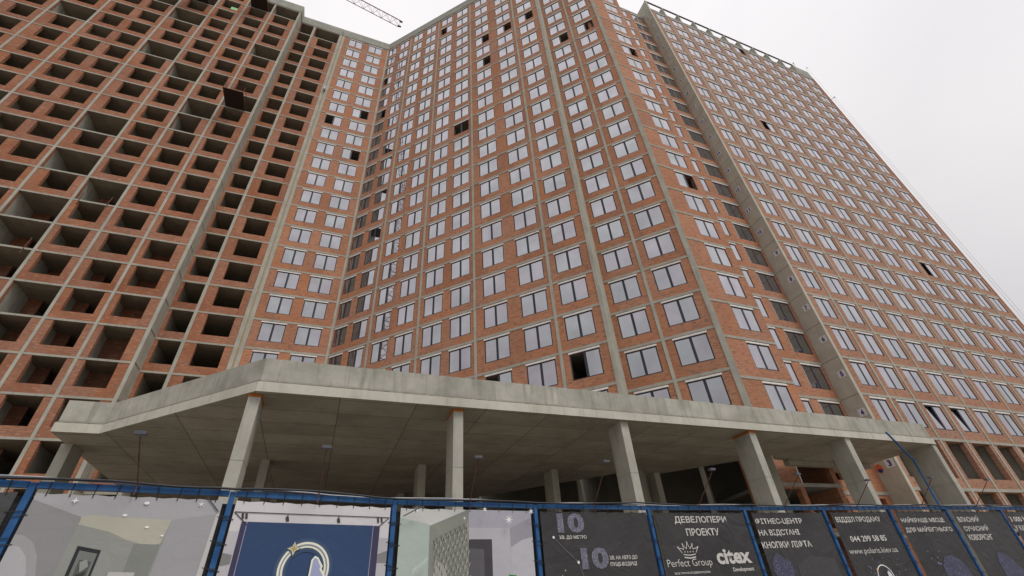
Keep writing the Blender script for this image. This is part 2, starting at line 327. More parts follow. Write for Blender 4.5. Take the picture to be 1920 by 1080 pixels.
        me.update()
        o = bpy.data.objects.new(name, me); COL.objects.link(o)
        o.location = origin
        if parent: o.parent = parent; o.location = origin - WORLD[parent.name]
        WORLD[o.name] = Vector(origin)
        return o
WORLD = {}
def thing(name, label, cat, loc, group=None):
    o = bpy.data.objects.new(name, None); COL.objects.link(o); o.location = loc; o.empty_display_size = 0.3
    o['label'] = label; o['category'] = cat
    if group: o['group'] = group
    WORLD[o.name] = Vector(loc); return o
def tag(o, label, cat, group=None):
    o['label'] = label; o['category'] = cat
    if group: o['group'] = group
    return o

# ------------------------------------------------------------------ ground
g = MB(); g.face([(-400, -400, 0), (400, -400, 0), (400, 500, 0), (-400, 500, 0)])
o = g.build('ground', M['ground']); o['kind'] = 'structure'
g = MB(); u, v, _ = FU[0]
q = [P(0, -300, -9), P(0, 300, -9), P(0, 300, 4.6), P(0, -300, 4.6)]
g.face([(p.x, p.y, 0.004) for p in q]); o = g.build('pavement', M['road']); o['kind'] = 'structure'

# ------------------------------------------------------------------ levels and planes
Z0 = 0.9025
S = lambda n: 3.0*n + Z0
NA, NB, NC, ND, NE, NF, NG = 39.12, 40.60, 26.98, 28.85, 19.43, 21.17, 19.74
ROOF, LOW = 26, 25
OPEN_LO, OPEN_HI = 0.80, 2.74          # openings above the slab centre line
ST = 0.10                              # half slab thickness

# ================================================================== open wing on the left
wing = thing('apartment_building', 'unfinished left wing of bare brick and concrete with empty openings and no windows', 'building', P(0, -25, NA))
DEEP = 7.5
PIL_A = [-46.0, -42.45, -38.75, -34.95, -29.0, -25.25, -22.02, -18.78]
BAYS = [(-46.0, -42.45, [(-45.2, -43.2)]), (-42.45, -38.75, [(-41.4, -39.5)]), (-38.75, -34.95, [(-37.72, -35.82)]), (-34.95, -29.0, [(-34.3, -32.37), (-31.53, -29.56)]),
        (-29.0, -25.25, [(-28.05, -25.97)]), (-25.25, -22.02, [(-24.73, -22.69)]), (-22.02, -18.78, [(-21.38, -19.35)]), (-18.78, -15.32, [(-18.25, -16.2)])]
FULL = {(2, 20), (4, 19), (4, 22), (4, 24), (4, 14), (4, 12), (4, 10), (4, 9), (4, 8), (5, 18), (5, 11), (5, 7), (6, 16), (6, 25), (7, 21), (7, 17), (7, 25), (6, 3), (3, 23), (2, 14), (3, 9)}
TALL = {(7, 6)}                        # opening down to the floor
holes = []
for bi, (a, b, ops) in enumerate(BAYS):
    for k in range(0, ROOF):
        z = S(k)
        if (bi, k) in FULL: holes.append((a+0.12, b-0.12, z+0.06, z+2.94)); continue
        for (p, q) in ops:
            jl, jr = random.uniform(-.035, .035), random.uniform(-.035, .035)
            if (bi, k) == (6, 15): holes.append((a+0.12, b-0.85, z+0.06, z+2.94)); continue
            if (bi, k) in TALL: holes.append((p, q, z+0.05, z+2.94)); continue
            holes.append((p+jl, q+jr, z+OPEN_LO+random.uniform(-.04, .04), z+2.94))
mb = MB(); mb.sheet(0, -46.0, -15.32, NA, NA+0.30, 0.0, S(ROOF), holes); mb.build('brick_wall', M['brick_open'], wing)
for k in range(0, ROOF+1):
    mb = MB()
    poly = [P(0, -46.1, NA-.03), P(0, -15.2, NA-.03), P(0, -15.2, NB-.03), P(0, -9.05, NB-.03), P(0, -9.05, NB+DEEP), P(0, -46.1, NB+DEEP)]
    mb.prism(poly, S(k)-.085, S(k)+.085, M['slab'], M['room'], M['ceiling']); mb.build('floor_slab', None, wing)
for s in PIL_A:
    mb = MB(); mb.box(0, s-.105, s+.105, NA-.045, NB+DEEP-.02, 0, S(ROOF)); mb.build('cross_wall', M['pier'], wing)
mb = MB(); mb.box(0, -15.46, -15.2, NA-.06, NB+DEEP-.02, 0, S(ROOF)+.05); mb.build('cross_wall', M['pier'], wing)
mb = MB(); mb.box(0, -13.3, -13.05, NB-.045, NB+DEEP-.02, 0, S(ROOF)); mb.build('cross_wall', M['pier'], wing)
mb = MB(); mb.box(0, -9.42, -9.07, NB-.06, NB+DEEP-.02, 0, S(ROOF)); mb.build('cross_wall', M['pier'], wing)
# recessed strip beside the fin
holes = []
for k in range(0, ROOF):
    z = S(k)
    if k == 25: holes += [(-15.1, -13.35, z+.06, z+2.94), (-12.95, -9.5, z+.06, z+2.94)]; continue
    holes.append((-14.95 + random.uniform(-.03, .03), -13.32, z+OPEN_LO+random.uniform(-.04, .03), z+2.94))
    holes.append((-12.2 + random.uniform(-.03, .03), -10.05 + random.uniform(-.03, .03), z+OPEN_LO+random.uniform(-.03, .03), z+2.94))
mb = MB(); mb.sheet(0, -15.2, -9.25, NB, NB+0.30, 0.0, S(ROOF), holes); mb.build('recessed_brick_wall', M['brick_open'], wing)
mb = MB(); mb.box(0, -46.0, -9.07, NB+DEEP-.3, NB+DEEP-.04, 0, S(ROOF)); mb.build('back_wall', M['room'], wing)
# inner brick partitions that show through some openings
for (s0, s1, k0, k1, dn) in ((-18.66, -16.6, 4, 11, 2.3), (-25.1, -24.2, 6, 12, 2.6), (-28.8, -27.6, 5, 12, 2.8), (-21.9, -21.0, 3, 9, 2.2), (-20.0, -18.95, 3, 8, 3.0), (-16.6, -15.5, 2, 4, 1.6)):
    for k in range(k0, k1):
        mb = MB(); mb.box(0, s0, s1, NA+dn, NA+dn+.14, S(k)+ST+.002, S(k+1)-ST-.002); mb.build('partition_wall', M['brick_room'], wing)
# roof parapet
mb = MB(); mb.prism([P(0, -46.1, NA-.10), P(0, -15.13, NA-.10), P(0, -15.13, NB-.10), P(0, -9.05, NB-.10), P(0, -9.05, NB+.25), P(0, -15.5, NB+.25), P(0, -15.5, NA+.25), P(0, -46.1, NA+.25)], S(ROOF)+ST+.003, S(ROOF)+2.0, M['roofband'])
mb.build('parapet', None, wing)

# ================================================================== windows
def window_meshes():
    cache = {}
    def get(wd, ht, dark, tilt=False):
        k = (round(wd, 2), round(ht, 2), dark, tilt)
        if k in cache: return cache[k]
        loc = lambda a, b, z: Vector((a, b, z))
        res = []
        fw, mw = 0.08, 0.09
        narrow = wd < 1.0
        fr = MB()
        hl = [(fw, wd-fw, fw, ht-fw)] if narrow else [(fw, wd/2-mw, fw, ht-fw), (wd/2+mw, wd-fw, fw, ht-fw)]
        fr.sheet(0, 0, wd, 0.0, 0.07, 0, ht, hl, xf=loc); res.append(('window', fr, M['frame']))
        pn = MB(); a0, a1 = (0.03, wd-0.03)
        if dark == 'left': a0 = wd/2
        if dark == 'right': a1 = wd/2
        if dark == 'tilt':
            a0 = wd/2; op = MB(); x0_, x1_ = fw*.7, wd/2 - mw*.6
            sl = lambda a, b, z: Vector((a, b + .16*(z-.06)/(ht-.12), z)); op.sheet(0, x0_, x1_, 0.015, 0.04, .06, ht-.06, [(x0_+.05, x1_-.05, .11, ht-.11)], xf=sl)
            og = MB(); og.sheet(0, x0_+.05, x1_-.05, 0.02, 0.03, .11, ht-.11, [], xf=sl)
            res.append(('open_sash', op, M['frame'])); res.append(('pane', og, M['glass']))
        if dark != 'both': pn.sheet(0, a0, a1, 0.012, 0.03, 0.03, ht-0.03, [], xf=loc); res.append(('pane', pn, M['glass']))
        li = MB(); li.sheet(0, -0.05, wd+0.05, -0.065, 0.06, ht+0.012, ht+0.012+0.125, [], xf=loc); res.append(('lintel', li, M['lintel']))
        cache[k] = res; return res
    return get
WIN = window_meshes(); WMESH = {}
REC = 0.035
def proj(p):
    d = Vector(p) - Vector((0, 0, CAMZ)); z = d.dot(_F)
    return (d.dot(_R)/z, d.dot(_U)/z) if z > 0.1 else None
def seen_size(f, s, n, wd, z0, z1):
    q = [proj(P(f, a, n, z)) for a, z in ((s, z0), (s+wd, z0), (s+wd, z1), (s, z1))]
    if None in q: return 0
    if all(abs(x) > 1.154 or abs(y) > .65 for x, y in q): return 0
    a = 0
    for i in range(4): a += q[i][0]*q[(i+1) % 4][1] - q[(i+1) % 4][0]*q[i][1]
    return abs(a)/2
def place_windows(parent, wl, most=100):
    """wl: (f, s0, s1, n, z0, z1, dark). The largest in view are parts of their own, the rest one part."""
    wl = sorted(wl, key=lambda q: -seen_size(q[0], q[1], q[3], q[2]-q[1], q[4], q[5]))
    for q in wl[:most]:
        f, s0, s1, n, z0, z1, dark = q; parts = WIN(s1-s0, z1-z0, dark); rot = FU[f][2]
        root = None
        for nm, mb, mt in parts:
            key = id(mb)
            if key not in WMESH:
                ob = mb.build(nm, mt, None, origin=Vector((0, 0, 0))); WMESH[key] = ob.data; COL.objects.unlink(ob); bpy.data.objects.remove(ob)
            ob = bpy.data.objects.new(nm, WMESH[key]); COL.objects.link(ob)
            if root is None:
                root = ob; ob.parent = parent; w = P(f, s0, n+REC, z0); ob.location = w - WORLD[parent.name]; ob.rotation_euler = (0, 0, rot)
            else: ob.parent = root
    if len(wl) > most:
        mb = MB()
        for q in wl[most:]:
            f, s0, s1, n, z0, z1, dark = q
            for nm, src, mt in WIN(s1-s0, z1-z0, dark):
                for fc, uv in zip(src.f, src.uv):
                    mb.face([P(f, s0 + src.v[i].x, n + REC + src.v[i].y, z0 + src.v[i].z) for i in fc], uv, mt)
        o = mb.build('window', None, parent, weld=False); o['kind'] = 'stuff'
def jit(a): return a + random.uniform(-.02, .02)

# ================================================================== glazed middle block
mid = thing('apartment_building', 'tall brick block in the middle with mirrored windows, folded at an inner corner', 'building', P(1, -14, NC))
WL = []
cB = [(-7.88, -5.8), (-4.82, -2.68)]
cC = [(-30.12, -28.62), (-27.87, -26.17), (-25.2, -23.45), (-22.72, -20.9), (-19.88, -17.94), (-17.16, -15.18), (-13.98, -11.86), (-10.69, -8.5), (-7.47, -5.32)]
cD = [(-4.0, -1.87), (-0.70, 1.42)]
cE = [(25.52, 27.6)]; cF = [(30.96, 31.66), (32.66, 34.8)]
DARK = {('B', 0, 18): 'left', ('B', 1, 19): 'right', ('B', 1, 16): 'right', ('C', 4, 24): 'left', ('C', 0, 22): 'left', ('C', 0, 19): 'right', ('C', 6, 21): 'right', ('C', 6, 19): 'right',
        ('C', 7, 21): 'right', ('C', 8, 21): 'right', ('C', 5, 15): 'both', ('C', 8, 4): 'left', ('C', 6, 4): 'left', ('D', 0, 19): 'right', ('D', 1, 19): 'right', ('E', 0, 18): 'right', ('E', 0, 10): 'right',
        ('G', 3, 16): 'left', ('G', 7, 9): 'left', ('G', 5, 24): 'right', ('G', 2, 3): 'tilt', ('G', 3, 3): 'tilt'}
def wall(parent, key, f, n, s0, s1, cols, k0, k1, top, mtl, thick=.35, extra=()):
    hs = list(extra); out = []
    for ci, (a, b) in enumerate(cols):
        for k in range(k0, k1):
            z = S(k); zl, zh = z+jit(OPEN_LO-.01), z+jit(2.715); aa, bb = a+random.uniform(-.015, .015), b+random.uniform(-.015, .015)
            aa = round(aa, 2); bb = round(aa + round(bb-aa, 2), 2); zl = round(zl, 2); zh = round(zl + 1.92, 2)
            hs.append((aa, bb, zl, zh)); out.append((f, aa, bb, n, zl, zh, DARK.get((key, ci, k))))
    mb = MB(); mb.sheet(f, s0, s1, n, n+thick, 0.0, top, hs); mb.build('brick_wall', mtl, parent)
    return out
WL += wall(mid, 'B', 0, NB, -9.0, -1.72, cB, 3, ROOF, S(ROOF), M['brick'])
lowC = [(a, b, .3, 8.3) for a, b in ((-25.62, -20.44), (-20.28, -14.86), (-14.69, -8.15), (-7.96, -4.68))]
WL += wall(mid, 'C', 1, NC, -30.38, -4.55, cC, 3, ROOF, S(ROOF), M['brick'], extra=lowC)
WL += wall(mid, 'D', 1, ND, -4.42, 2.2, cD, 3, ROOF, S(ROOF), M['brick'], extra=[(-4.38, -1.43, .3, 8.3), (-1.25, 2.02, .3, 8.3)])
low_openE = [(23.7, 25.0, .3, 6.2), (25.35, 28.0, 4.2, 7.5), (25.35, 28.0, .3, 3.8)]
low_openF = [(30.2, 31.0, 3.4, 6.1), (32.6, 34.6, 3.4, 6.1), (30.9, 31.7, 7.2, 9.5)]
WL += wall(mid, 'E', 0, NE, 21.5, 28.38, cE, 3, LOW, S(LOW), M['brick'], extra=low_openE)
WL += wall(mid, 'F', 0, NF, 28.1, 35.15, cF, 3, LOW, S(LOW), M['brick'], extra=low_openF)
mb = MB(); mb.box(0, 28.05, 28.40, NE+.02, NF+.2, 0, S(LOW)); mb.build('return_wall', M['brick'], mid)
place_windows(mid, WL)
def isect(f1, n1, f2, n2):
    u1, v1, _ = FU[f1]; u2, v2, _ = FU[f2]; det = v1.x*v2.y - v1.y*v2.x
    return Vector(((n1*v2.y - n2*v1.y)/det, (v1.x*n2 - v2.x*n1)/det, 0))
pr = .03
def front(pr, hi=True):
    q = [P(0, -9.0, NB-pr), isect(0, NB-pr, 1, NC-pr), P(1, -4.42+pr*.5, NC-pr), P(1, -4.42+pr*.5, ND-pr), P(1, 2.36, ND-pr), P(1, 2.36, ND+1.0)]
    return q
backhi = [P(1, 2.36, 35.0), P(1, -27.0, 34.0), P(0, -4.0, 47.2), P(0, -9.0, 47.2)]
for k in range(3, ROOF+1):
    mb = MB(); q = front(pr) + backhi; mb.prism([Vector((p.x, p.y, 0)) for p in q], S(k)-ST, S(k)+ST, M['slab'], M['room'], M['room']); mb.build('floor_slab', None, mid)
for k in range(0, LOW+1):
    mb = MB(); q = [P(0, 22.6, NE-pr), P(0, 28.42, NE-pr), P(0, 28.42, NF-pr), P(0, 35.18, NF-pr), P(0, 35.18, 28.0), P(0, 24.5, 28.0)]
    if k == 2: zc = 6.40
    else: zc = S(k)
    mb.prism(q, zc-ST, zc+ST, M['slab'], M['room'], M['room']); mb.build('floor_slab', None, mid)
def ribbon(pts, th, z0, z1, m, name, parent):
    """an upright wall of thickness th behind the polyline pts (left of its direction)"""
    L_, R_ = [], []
    for i, p in enumerate(pts):
        ds = []
        if i > 0: ds.append((pts[i]-pts[i-1]).normalized())
        if i < len(pts)-1: ds.append((pts[i+1]-pts[i]).normalized())
        ns = [Vector((-d.y, d.x, 0)) for d in ds]; nn = sum(ns, Vector((0, 0, 0))).normalized(); k = th/max(.3, nn.dot(ns[0]))
        R_.append(Vector((p.x, p.y, 0))); L_.append(Vector((p.x, p.y, 0)) + nn*k)
    mb = MB(); mb.prism(R_ + L_[::-1], z0, z1, m); return mb.build(name, None, parent)
ribbon(backhi, .25, 0, S(ROOF)-.2, M['room'], 'back_wall', mid)
ribbon([P(0, 35.0, 27.9), P(0, 24.5, 27.9)], -.25, 0, S(LOW)-.2, M['room'], 'back_wall', mid)
for f, s0, s1, n in ((0, -8.93, -8.62, NB), (1, -25.80, -25.60, NC), (1, -20.46, -20.26, NC), (1, -14.88, -14.67, NC), (1, -8.17, -7.94, NC), (1, -1.45, -1.23, ND)):
    mb = MB(); mb.box(f, s0, s1, n-.045, n+6.2, 0, S(ROOF)-.12); mb.build('cross_wall', M['pier'], mid)
mb = MB(); mb.box(0, -9.05, -8.95, NB-.02, NB+.5, 0, S(ROOF)); mb.build('joint_foam', M['foam_pale'], mid)
# thin corner pier in the inner corner, thick end pier, outer corner pier
ci = isect(0, NB-.045, 1, NC-.045)
mb = MB(); mb.prism([ci - FU[0][0]*.16, ci, ci + FU[1][0]*.10, ci + FU[1][0]*.10 + FU[1][1]*.5, ci - FU[0][0]*.16 + FU[0][1]*.5], 0, S(ROOF)-.12, M['pier']); mb.build('corner_pier', None, mid)
mb = MB(); mb.box(1, -4.70, -4.40, NC-.05, ND+1.2, 0, S(ROOF)-.12); mb.build('end_pier', M['pier'], mid)
mb = MB(); mb.box(1, 2.0, 2.38, ND-.05, ND+2.6, 0, S(ROOF)-.12); mb.build('corner_pier', M['pier'], mid)
# parapets
mb = MB(); c0 = isect(0, NB-.10, 1, NC-.10); c1 = isect(0, NB+.25, 1, NC+.25)
q = [P(0, -9.0, NB-.10), c0, P(1, -4.38, NC-.10), P(1, -4.38, ND-.10), P(1, 2.42, ND-.10), P(1, 2.42, ND+5), P(1, 2.1, ND+5), P(1, 2.1, ND+.25), P(1, -4.7, ND+.25), P(1, -4.7, NC+.25), c1, P(0, -9.0, NB+.25)]
mb.prism([Vector((p.x, p.y, 0)) for p in q], S(ROOF)+ST+.003, S(ROOF)+2.0, M['roofband']); mb.build('parapet', None, mid)
mb = MB(); q = [P(0, 22.6, NE-.06), P(0, 28.46, NE-.06), P(0, 28.46, NF-.06), P(0, 35.16, NF-.06), P(0, 35.16, NF+.3), P(0, 28.1, NF+.3), P(0, 28.1, NE+.3), P(0, 22.6, NE+.3)]
mb.prism(q, S(LOW)+ST+.003, S(LOW)+.55, M['roofband']); mb.build('parapet', None, mid)

# ================================================================== long right block
right = thing('apartment_building', 'long right block of brick with a row of concrete fins along its roof', 'building', P(0, 52, NG))
PG = [38.5, 41.6, 44.8, 48.0, 51.2, 54.4, 57.65, 60.9, 64.15, 67.3]
EG = [35.33] + PG + [70.8]
colsG = [(36.22, 37.95)] + [(EG[i]+.70, EG[i]+2.74) for i in range(1, len(EG)-1)]
lowG = []
for i in range(len(EG)-1):
    a, b = EG[i], EG[i+1]; lowG += [(a+.55, b-.42, 7.17, 9.78), (a+.55, b-.42, 3.6, 6.28), (a+.55, b-.42, .3, 3.0)]
WLG = wall(right, 'G', 0, NG, 35.33, 70.8, colsG, 3, LOW, S(LOW), M['brick_right'], extra=lowG)
place_windows(right, WLG)
for k in range(0, LOW+1):
    zc = 6.42 if k == 2 else S(k)
    mb = MB(); mb.prism([P(0, 35.2, NG-pr), P(0, 70.85, NG-pr), P(0, 70.85, NG+7), P(0, 35.2, NG+7)], zc-ST, zc+ST, M['slab'], M['room'], M['room']); mb.build('floor_slab', None, right)
FIN = S(26) + .02
mb = MB(); mb.box(0, 35.17, 35.46, NG-.05, NG+7.0, 0, FIN); mb.build('numbered_pier', M['blade'], right)
for k in range(3, 26):                   # casting joints on the numbered pier
    mb = MB(); mb.box(0, 35.163, 35.30, NG-.02, NF-.02, S(k)-.035, S(k)+.015); mb.build('joint', M['room'], right)
for s in PG:
    mb = MB(); mb.box(0, s-.10, s+.10, NG-.045, NG+6.9, 0, FIN); mb.build('cross_wall', M['pier'], right)
mb = MB(); mb.box(0, 70.62, 70.92, NG-.045, NG+6.9, 0, S(LOW)+.1); mb.build('end_wall', M['brick_right'], right)
mb = MB(); mb.box(0, 35.5, 70.6, NG+6.7, NG+6.95, 0, S(LOW)-.12); mb.build('back_wall', M['room'], right)
mb = MB(); mb.box(0, 35.46, 70.9, NG-.06, NG+.30, S(LOW)+ST+.003, S(LOW)+.45); mb.build('parapet', M['roofband'], right)
mb = MB(); mb.box(0, 35.2, 67.4, NG-.02, NG+.16, FIN+.003, FIN+.2); mb.build('roof_beam', M['beam'], right)
mb = MB(); mb.box(0, 67.4, 70.9, NG-.03, NG+.25, S(LOW)+.453, FIN-.4); mb.build('roof_end_panel', M['roofband'], right)

# ================================================================== numbered signs on the pier
def text_mesh(name, body, mtl, bold=0.012, spacing=1.0, parent=None):
    c = bpy.data.curves.new(name, 'FONT'); c.body = body; c.offset = bold; c.space_character = spacing; c.resolution_u = 3
    t = bpy.data.objects.new(name, c); COL.objects.link(t)
    dg = bpy.context.evaluated_depsgraph_get(); dg.update()
    me = bpy.data.meshes.new_from_object(t.evaluated_get(dg)); bpy.data.objects.remove(t); bpy.data.curves.remove(c)
    me.name = name; me.materials.clear(); me.materials.append(mtl)
    return me
def place_text(name, body, mtl, parent, fn, x0, x1, z0, z1, bold=0.012):
    """fit the text into x0..x1, z0..z1; fn maps (x, z) to a world point"""
    me = text_mesh(name, body, mtl, bold)
    xs = [v.co.x for v in me.vertices]; ys = [v.co.y for v in me.vertices]
    ax, bx, ay, by = min(xs), max(xs), min(ys), max(ys)
    og = fn(x0, z0)
    for v in me.vertices:
        v.co = fn(x0 + (v.co.x-ax)/(bx-ax)*(x1-x0), z0 + (v.co.y-ay)/(by-ay)*(z1-z0)) - og
    o = bpy.data.objects.new(name, me); COL.objects.link(o); o.parent = parent; o.location = og - WORLD[parent.name]; WORLD[o.name] = og
    return o
for m_ in range(3, 26):
    k = m_-1
    zc = S(k) + 1.70 if m_ > 3 else 8.10
    nc = 20.12 if m_ < 10 else 20.62
    s = 35.17; hw, hh = .28, .27
    o = MB(); o.box(0, s-.02, s-.004, nc-hw, nc+hw, zc-hh, zc+hh)
    where = {3: 'lowest on the pier under the canopy edge', 4: 'just above the canopy roof'}.get(m_, 'on the tall concrete pier')
    sg = o.build('number_sign', M['white']); tag(sg, 'white plate with blue number %d %s' % (m_, where), 'sign', 'floor number plates up the concrete pier')
    dgt = str(m_); hwid = .115 if len(dgt) == 1 else .20
    place_text('numeral', dgt, M['navy'], sg, lambda x, z, s=s: P(0, s-.026, x, z), nc+hwid, nc-hwid, zc-.20, zc+.20, .05)
o = MB(); u0_ = 35.17
ring = [(20.9 + .25*math.cos(t)*1.0, 7.93 + .30*math.sin(t)) for t in [2*PI*i/8 + PI/8 for i in range(8)]]
o.face([P(0, u0_-.02, n, z) for n, z in ring]); sg = o.build('sticker_sign', M['orange']); tag(sg, 'orange and navy sticker on the concrete pier beside the plate with number 3', 'sign')
o = MB(); o.face([P(0, u0_-.024, 20.9 + .16*math.cos(t), 7.80 + .13*math.sin(t)) for t in [2*PI*i/8 for i in range(8)]]); o.build('dark_emblem', M['navy'], sg)

# ================================================================== concrete canopy
can = thing('concrete_canopy', 'raw concrete canopy with tall parapet on slender columns before the buildings', 'canopy', P(0, 12, 15))
ZB, ZN, ZT = 7.60, 7.92, 8.74
fr_ = [P(0, -9.1, 19.72), P(0, -7.74, 19.72), Vector((-8.08, 12.60, 0)), P(0, 30.97, 14.95)]
back = [P(0, 31.35, NF-.06), P(0, 28.45, NF-.06), P(0, 28.45, NE-.06), P(1, 2.5, ND+1.0), P(1, 2.44, ND-.07), P(1, -4.33, ND-.07), P(1, -4.33, NC-.07), isect(0, NB-.07, 1, NC-.07), P(0, -9.0, NB-.07), P(0, -9.3, 33.0)]
mb = MB(); mb.prism([Vector((p.x, p.y, 0)) for p in fr_ + back], ZB, ZN, M['canopy_nose'], M['canopy'], M['soffit']); mb.build('roof_slab', None, can)
def off_poly(pts, d):
    r = []
    for i, p in enumerate(pts):
        ds = []
        if i > 0: ds.append((pts[i]-pts[i-1]).normalized())
        if i < len(pts)-1: ds.append((pts[i+1]-pts[i]).normalized())
        ns = [Vector((-x.y, x.x, 0)) for x in ds]; nn = sum(ns, Vector((0, 0, 0))).normalized(); r.append(p + nn*(d/nn.dot(ns[0])))
    return r
pth = [P(0, -9.28, 32.0)] + fr_ + [P(0, 31.3, NF-.4)]
oi, ii = off_poly(pth, .055), off_poly(pth, .24)
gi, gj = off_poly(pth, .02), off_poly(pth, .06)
mb = MB(); mb.prism(gi + gj[::-1], ZN+.002, ZN+.035, M['joint_shade_dirt']); mb.build('joint_shade_strip', None, can)  # dark strip stands in for the shadow line and soiling of the groove
mb = MB(); mb.prism(oi + ii[::-1], ZN+.003, ZT, M['canopy']); mb.build('parapet', None, can)
cols = [(-2.65, -2.31, 15.0, 15.95), (3.82, 4.17, 15.0, 15.95), (10.72, 11.07, 15.0, 15.95), (17.5, 17.88, 15.0, 15.98), (23.74, 24.10, 15.0, 15.98), (30.62, 30.95, 15.0, 16.7),
        (-9.22, -8.88, 21.1, 22.1), (-2.75, -2.42, 22.3, 23.2), (4.0, 4.37, 22.3, 23.2), (11.05, 11.42, 22.4, 23.4), (17.6, 17.98, 22.4, 23.4), (-9.2, -8.86, 28.6, 29.6), (-2.7, -2.36, 29.5, 30.4), (4.0, 4.37, 28.5, 29.2)]
for i, (a, b, c, d) in enumerate(cols):
    mb = MB(); mb.box(0, a, b, c, d, 0.0, ZB-.003); o = mb.build('column', M['column'], can)
    if i in (0, 3, 1):
        mb = MB()
        mb.box(0, a-.012, b+.012, c-.012, d+.012, ZB-.10, ZB-.006); mb.build('foam_packing', M['foam'], o)
    for zj in (3.1, 5.6):
        mb = MB(); mb.box(0, a-.004, b+.004, c-.004, d+.004, zj, zj+.012); mb.build('casting_joint', M['room'], o)
# downstand beam under the back of the slab
mb = MB(); mb.box(0, 23.9, 30.6, 18.6, 18.95, ZB-.35, ZB-.004); mb.build('downstand_beam', M['soffit'], can)

# ================================================================== fence
FP = [(-6.682, 3.561), (-5.031, 4.65), (-3.53, 5.64), (-1.881, 6.819), (0.108, 7.961), (2.151, 8.956), (4.227, 9.881), (6.226, 10.721), (8.081, 11.435), (9.954, 12.218), (12.071, 13.177), (14.294, 14.184), (16.4, 15.1)]
FP = [Vector((x, y, 0)) for x, y in FP]
fence = thing('fence', 'blue steel site fence of posts and top rails carrying the banners', 'fence', FP[4])
def seg(i):
    d = (FP[i+1]-FP[i]); ln = d.length; d = d/ln; return FP[i], d, Vector((-d.y, d.x, 0)), ln
for i in range(len(FP)):
    d = (FP[min(i+1, len(FP)-1)]-FP[max(i-1, 0)]).normalized(); n = Vector((-d.y, d.x, 0)); h = .029
    c = FP[i] + n*.03; q = [c - d*h - n*h, c + d*h - n*h, c + d*h + n*h, c - d*h + n*h]
    mb = MB(); mb.prism(q, 0, 3.02, M['blue']); mb.build('post', None, fence)
    c = FP[i] + n*.10; q = [c - d*.13 - n*.004, c + d*.13 - n*.004, c + d*.13 + n*.004, c - d*.13 + n*.004]
    mb = MB(); mb.prism(q, .3, 2.90, M['vinyl']); mb.build('backing_strip', None, fence)
for i in range(len(FP)-1):
    p, d, n, ln = seg(i); h = .032
    for z in (3.0, 1.1):
        a, b = p + d*.036 + n*.03, p + d*(ln-.036) + n*.03
        q = [a - n*h, b - n*h, b + n*h, a + n*h]; mb = MB(); mb.prism(q, z-.030, z+.030, M['blue']); mb.build('rail', None, fence)
# cables along the top
def wavy(ofs, amp, seed, zz):
    r = random.Random(seed); pts = []; ph = r.random()*6
    for i in range(len(FP)-1):
        p, d, n, ln = seg(i)
        for k in range(9):
            t = k/9; pts.append(p + d*ln*t + n*(.02 + ofs) + Vector((0, 0, zz + amp*(math.sin(ph + (i+t)*5.1 + r.random()*.5) + .6*math.sin(ph*2 + (i+t)*2.3)) + r.uniform(-.004, .004))))
    return pts
for kk, (ofs, amp, sd_, zz, r_, lab) in enumerate(((-.055, .016, 3, 3.048, .014, 'thick black cable lying along the top of the blue fence, the front one'), (.02, .011, 9, 3.062, .010, 'thinner grey cable lying behind the black one on the fence top'))):
    mb = MB(); mb.tube(wavy(ofs, amp, sd_, zz), r_, 6); o = mb.build('power_cable', M['cable'] if kk == 0 else M['steel'], smooth=True); tag(o, lab, 'cable')

# ------------------------------------------------------------------ banners
BZ0, BZ1 = 0.25, 2.925
def bfn(i, lift):
    p, d, n, ln = seg(i)
    return lambda x, z: Vector((p.x + d.x*x - n.x*lift, p.y + d.y*x - n.y*lift, z))
ZIP = None
def banner(i, label, mtl, x0=.09, x1=None, zt=BZ1):
    global ZIP
    p, d, n, ln = seg(i); x1 = ln-.09 if x1 is None else x1
    f = bfn(i, 0.0); mb = MB()
    nx, nzz = 14, 16; r = random.Random(i)
    ph = [r.random()*6 for _ in range(4)]
    def pt(a, b):
        x = x0 + (x1-x0)*a/nx; z = BZ0 + (zt-BZ0)*b/nzz
        sag = -.012*abs(math.sin(a*PI*.5)) if b == nzz else 0
        q = f(x, z + sag); return q
    for a in range(nx):
        for b in range(nzz):
            mb.face([pt(a, b), pt(a+1, b), pt(a+1, b+1), pt(a, b+1)], [(a/nx, b/nzz)]*4)
    o = mb.build('banner', mtl, origin=f((x0+x1)/2, BZ0)); tag(o, label, 'banner', 'printed banners tied to the fence')
    # ties: along the top and down both sides
    spots = [('t', x0 + .08 + (x1-x0-.16)*k/8) for k in range(9)] + [('l', z) for z in (2.72, 2.46, 2.2, 1.95, 1.7)] + [('r', z) for z in (2.74, 2.5, 2.24, 1.98, 1.72)]
    for kind, t in spots:
        mb = MB()
        if kind == 't': a, b = f(t, zt-.03), f(t + r.uniform(-.02, .02), 3.03)
        elif kind == 'l': a, b = f(x0+.02, t), f(-.036, t + r.uniform(-.02, .02))
        else: a, b = f(x1-.02, t), f(ln+.036, t + r.uniform(-.02, .02))
        a = a - n*.006; b = b - n*.012
        mb.bar(a, b, .0045, 4); mb.build('cable_tie', M['tie'], o)
    return o, f
def art(o, i, lift, pieces, name='printed_picture'):
    mb = MB(); 
    lf, last = lift, None
    for poly, mtl in pieces:
        lf += .0006 if mtl is not last else .00003; last = mtl
        f = bfn(i, lf); q = [f(x, z) for x, z in poly]
        mb.face(q, None, mtl)
    return mb.build(name, None, o, weld=False)
def txt(o, i, body, x0, x1, z0, z1, mtl=None, bold=.022, lift=.006, name='lettering'):
    return place_text(name, body, mtl or M['ink'], o, bfn(i, lift), x0, x1, z0, z1, bold)
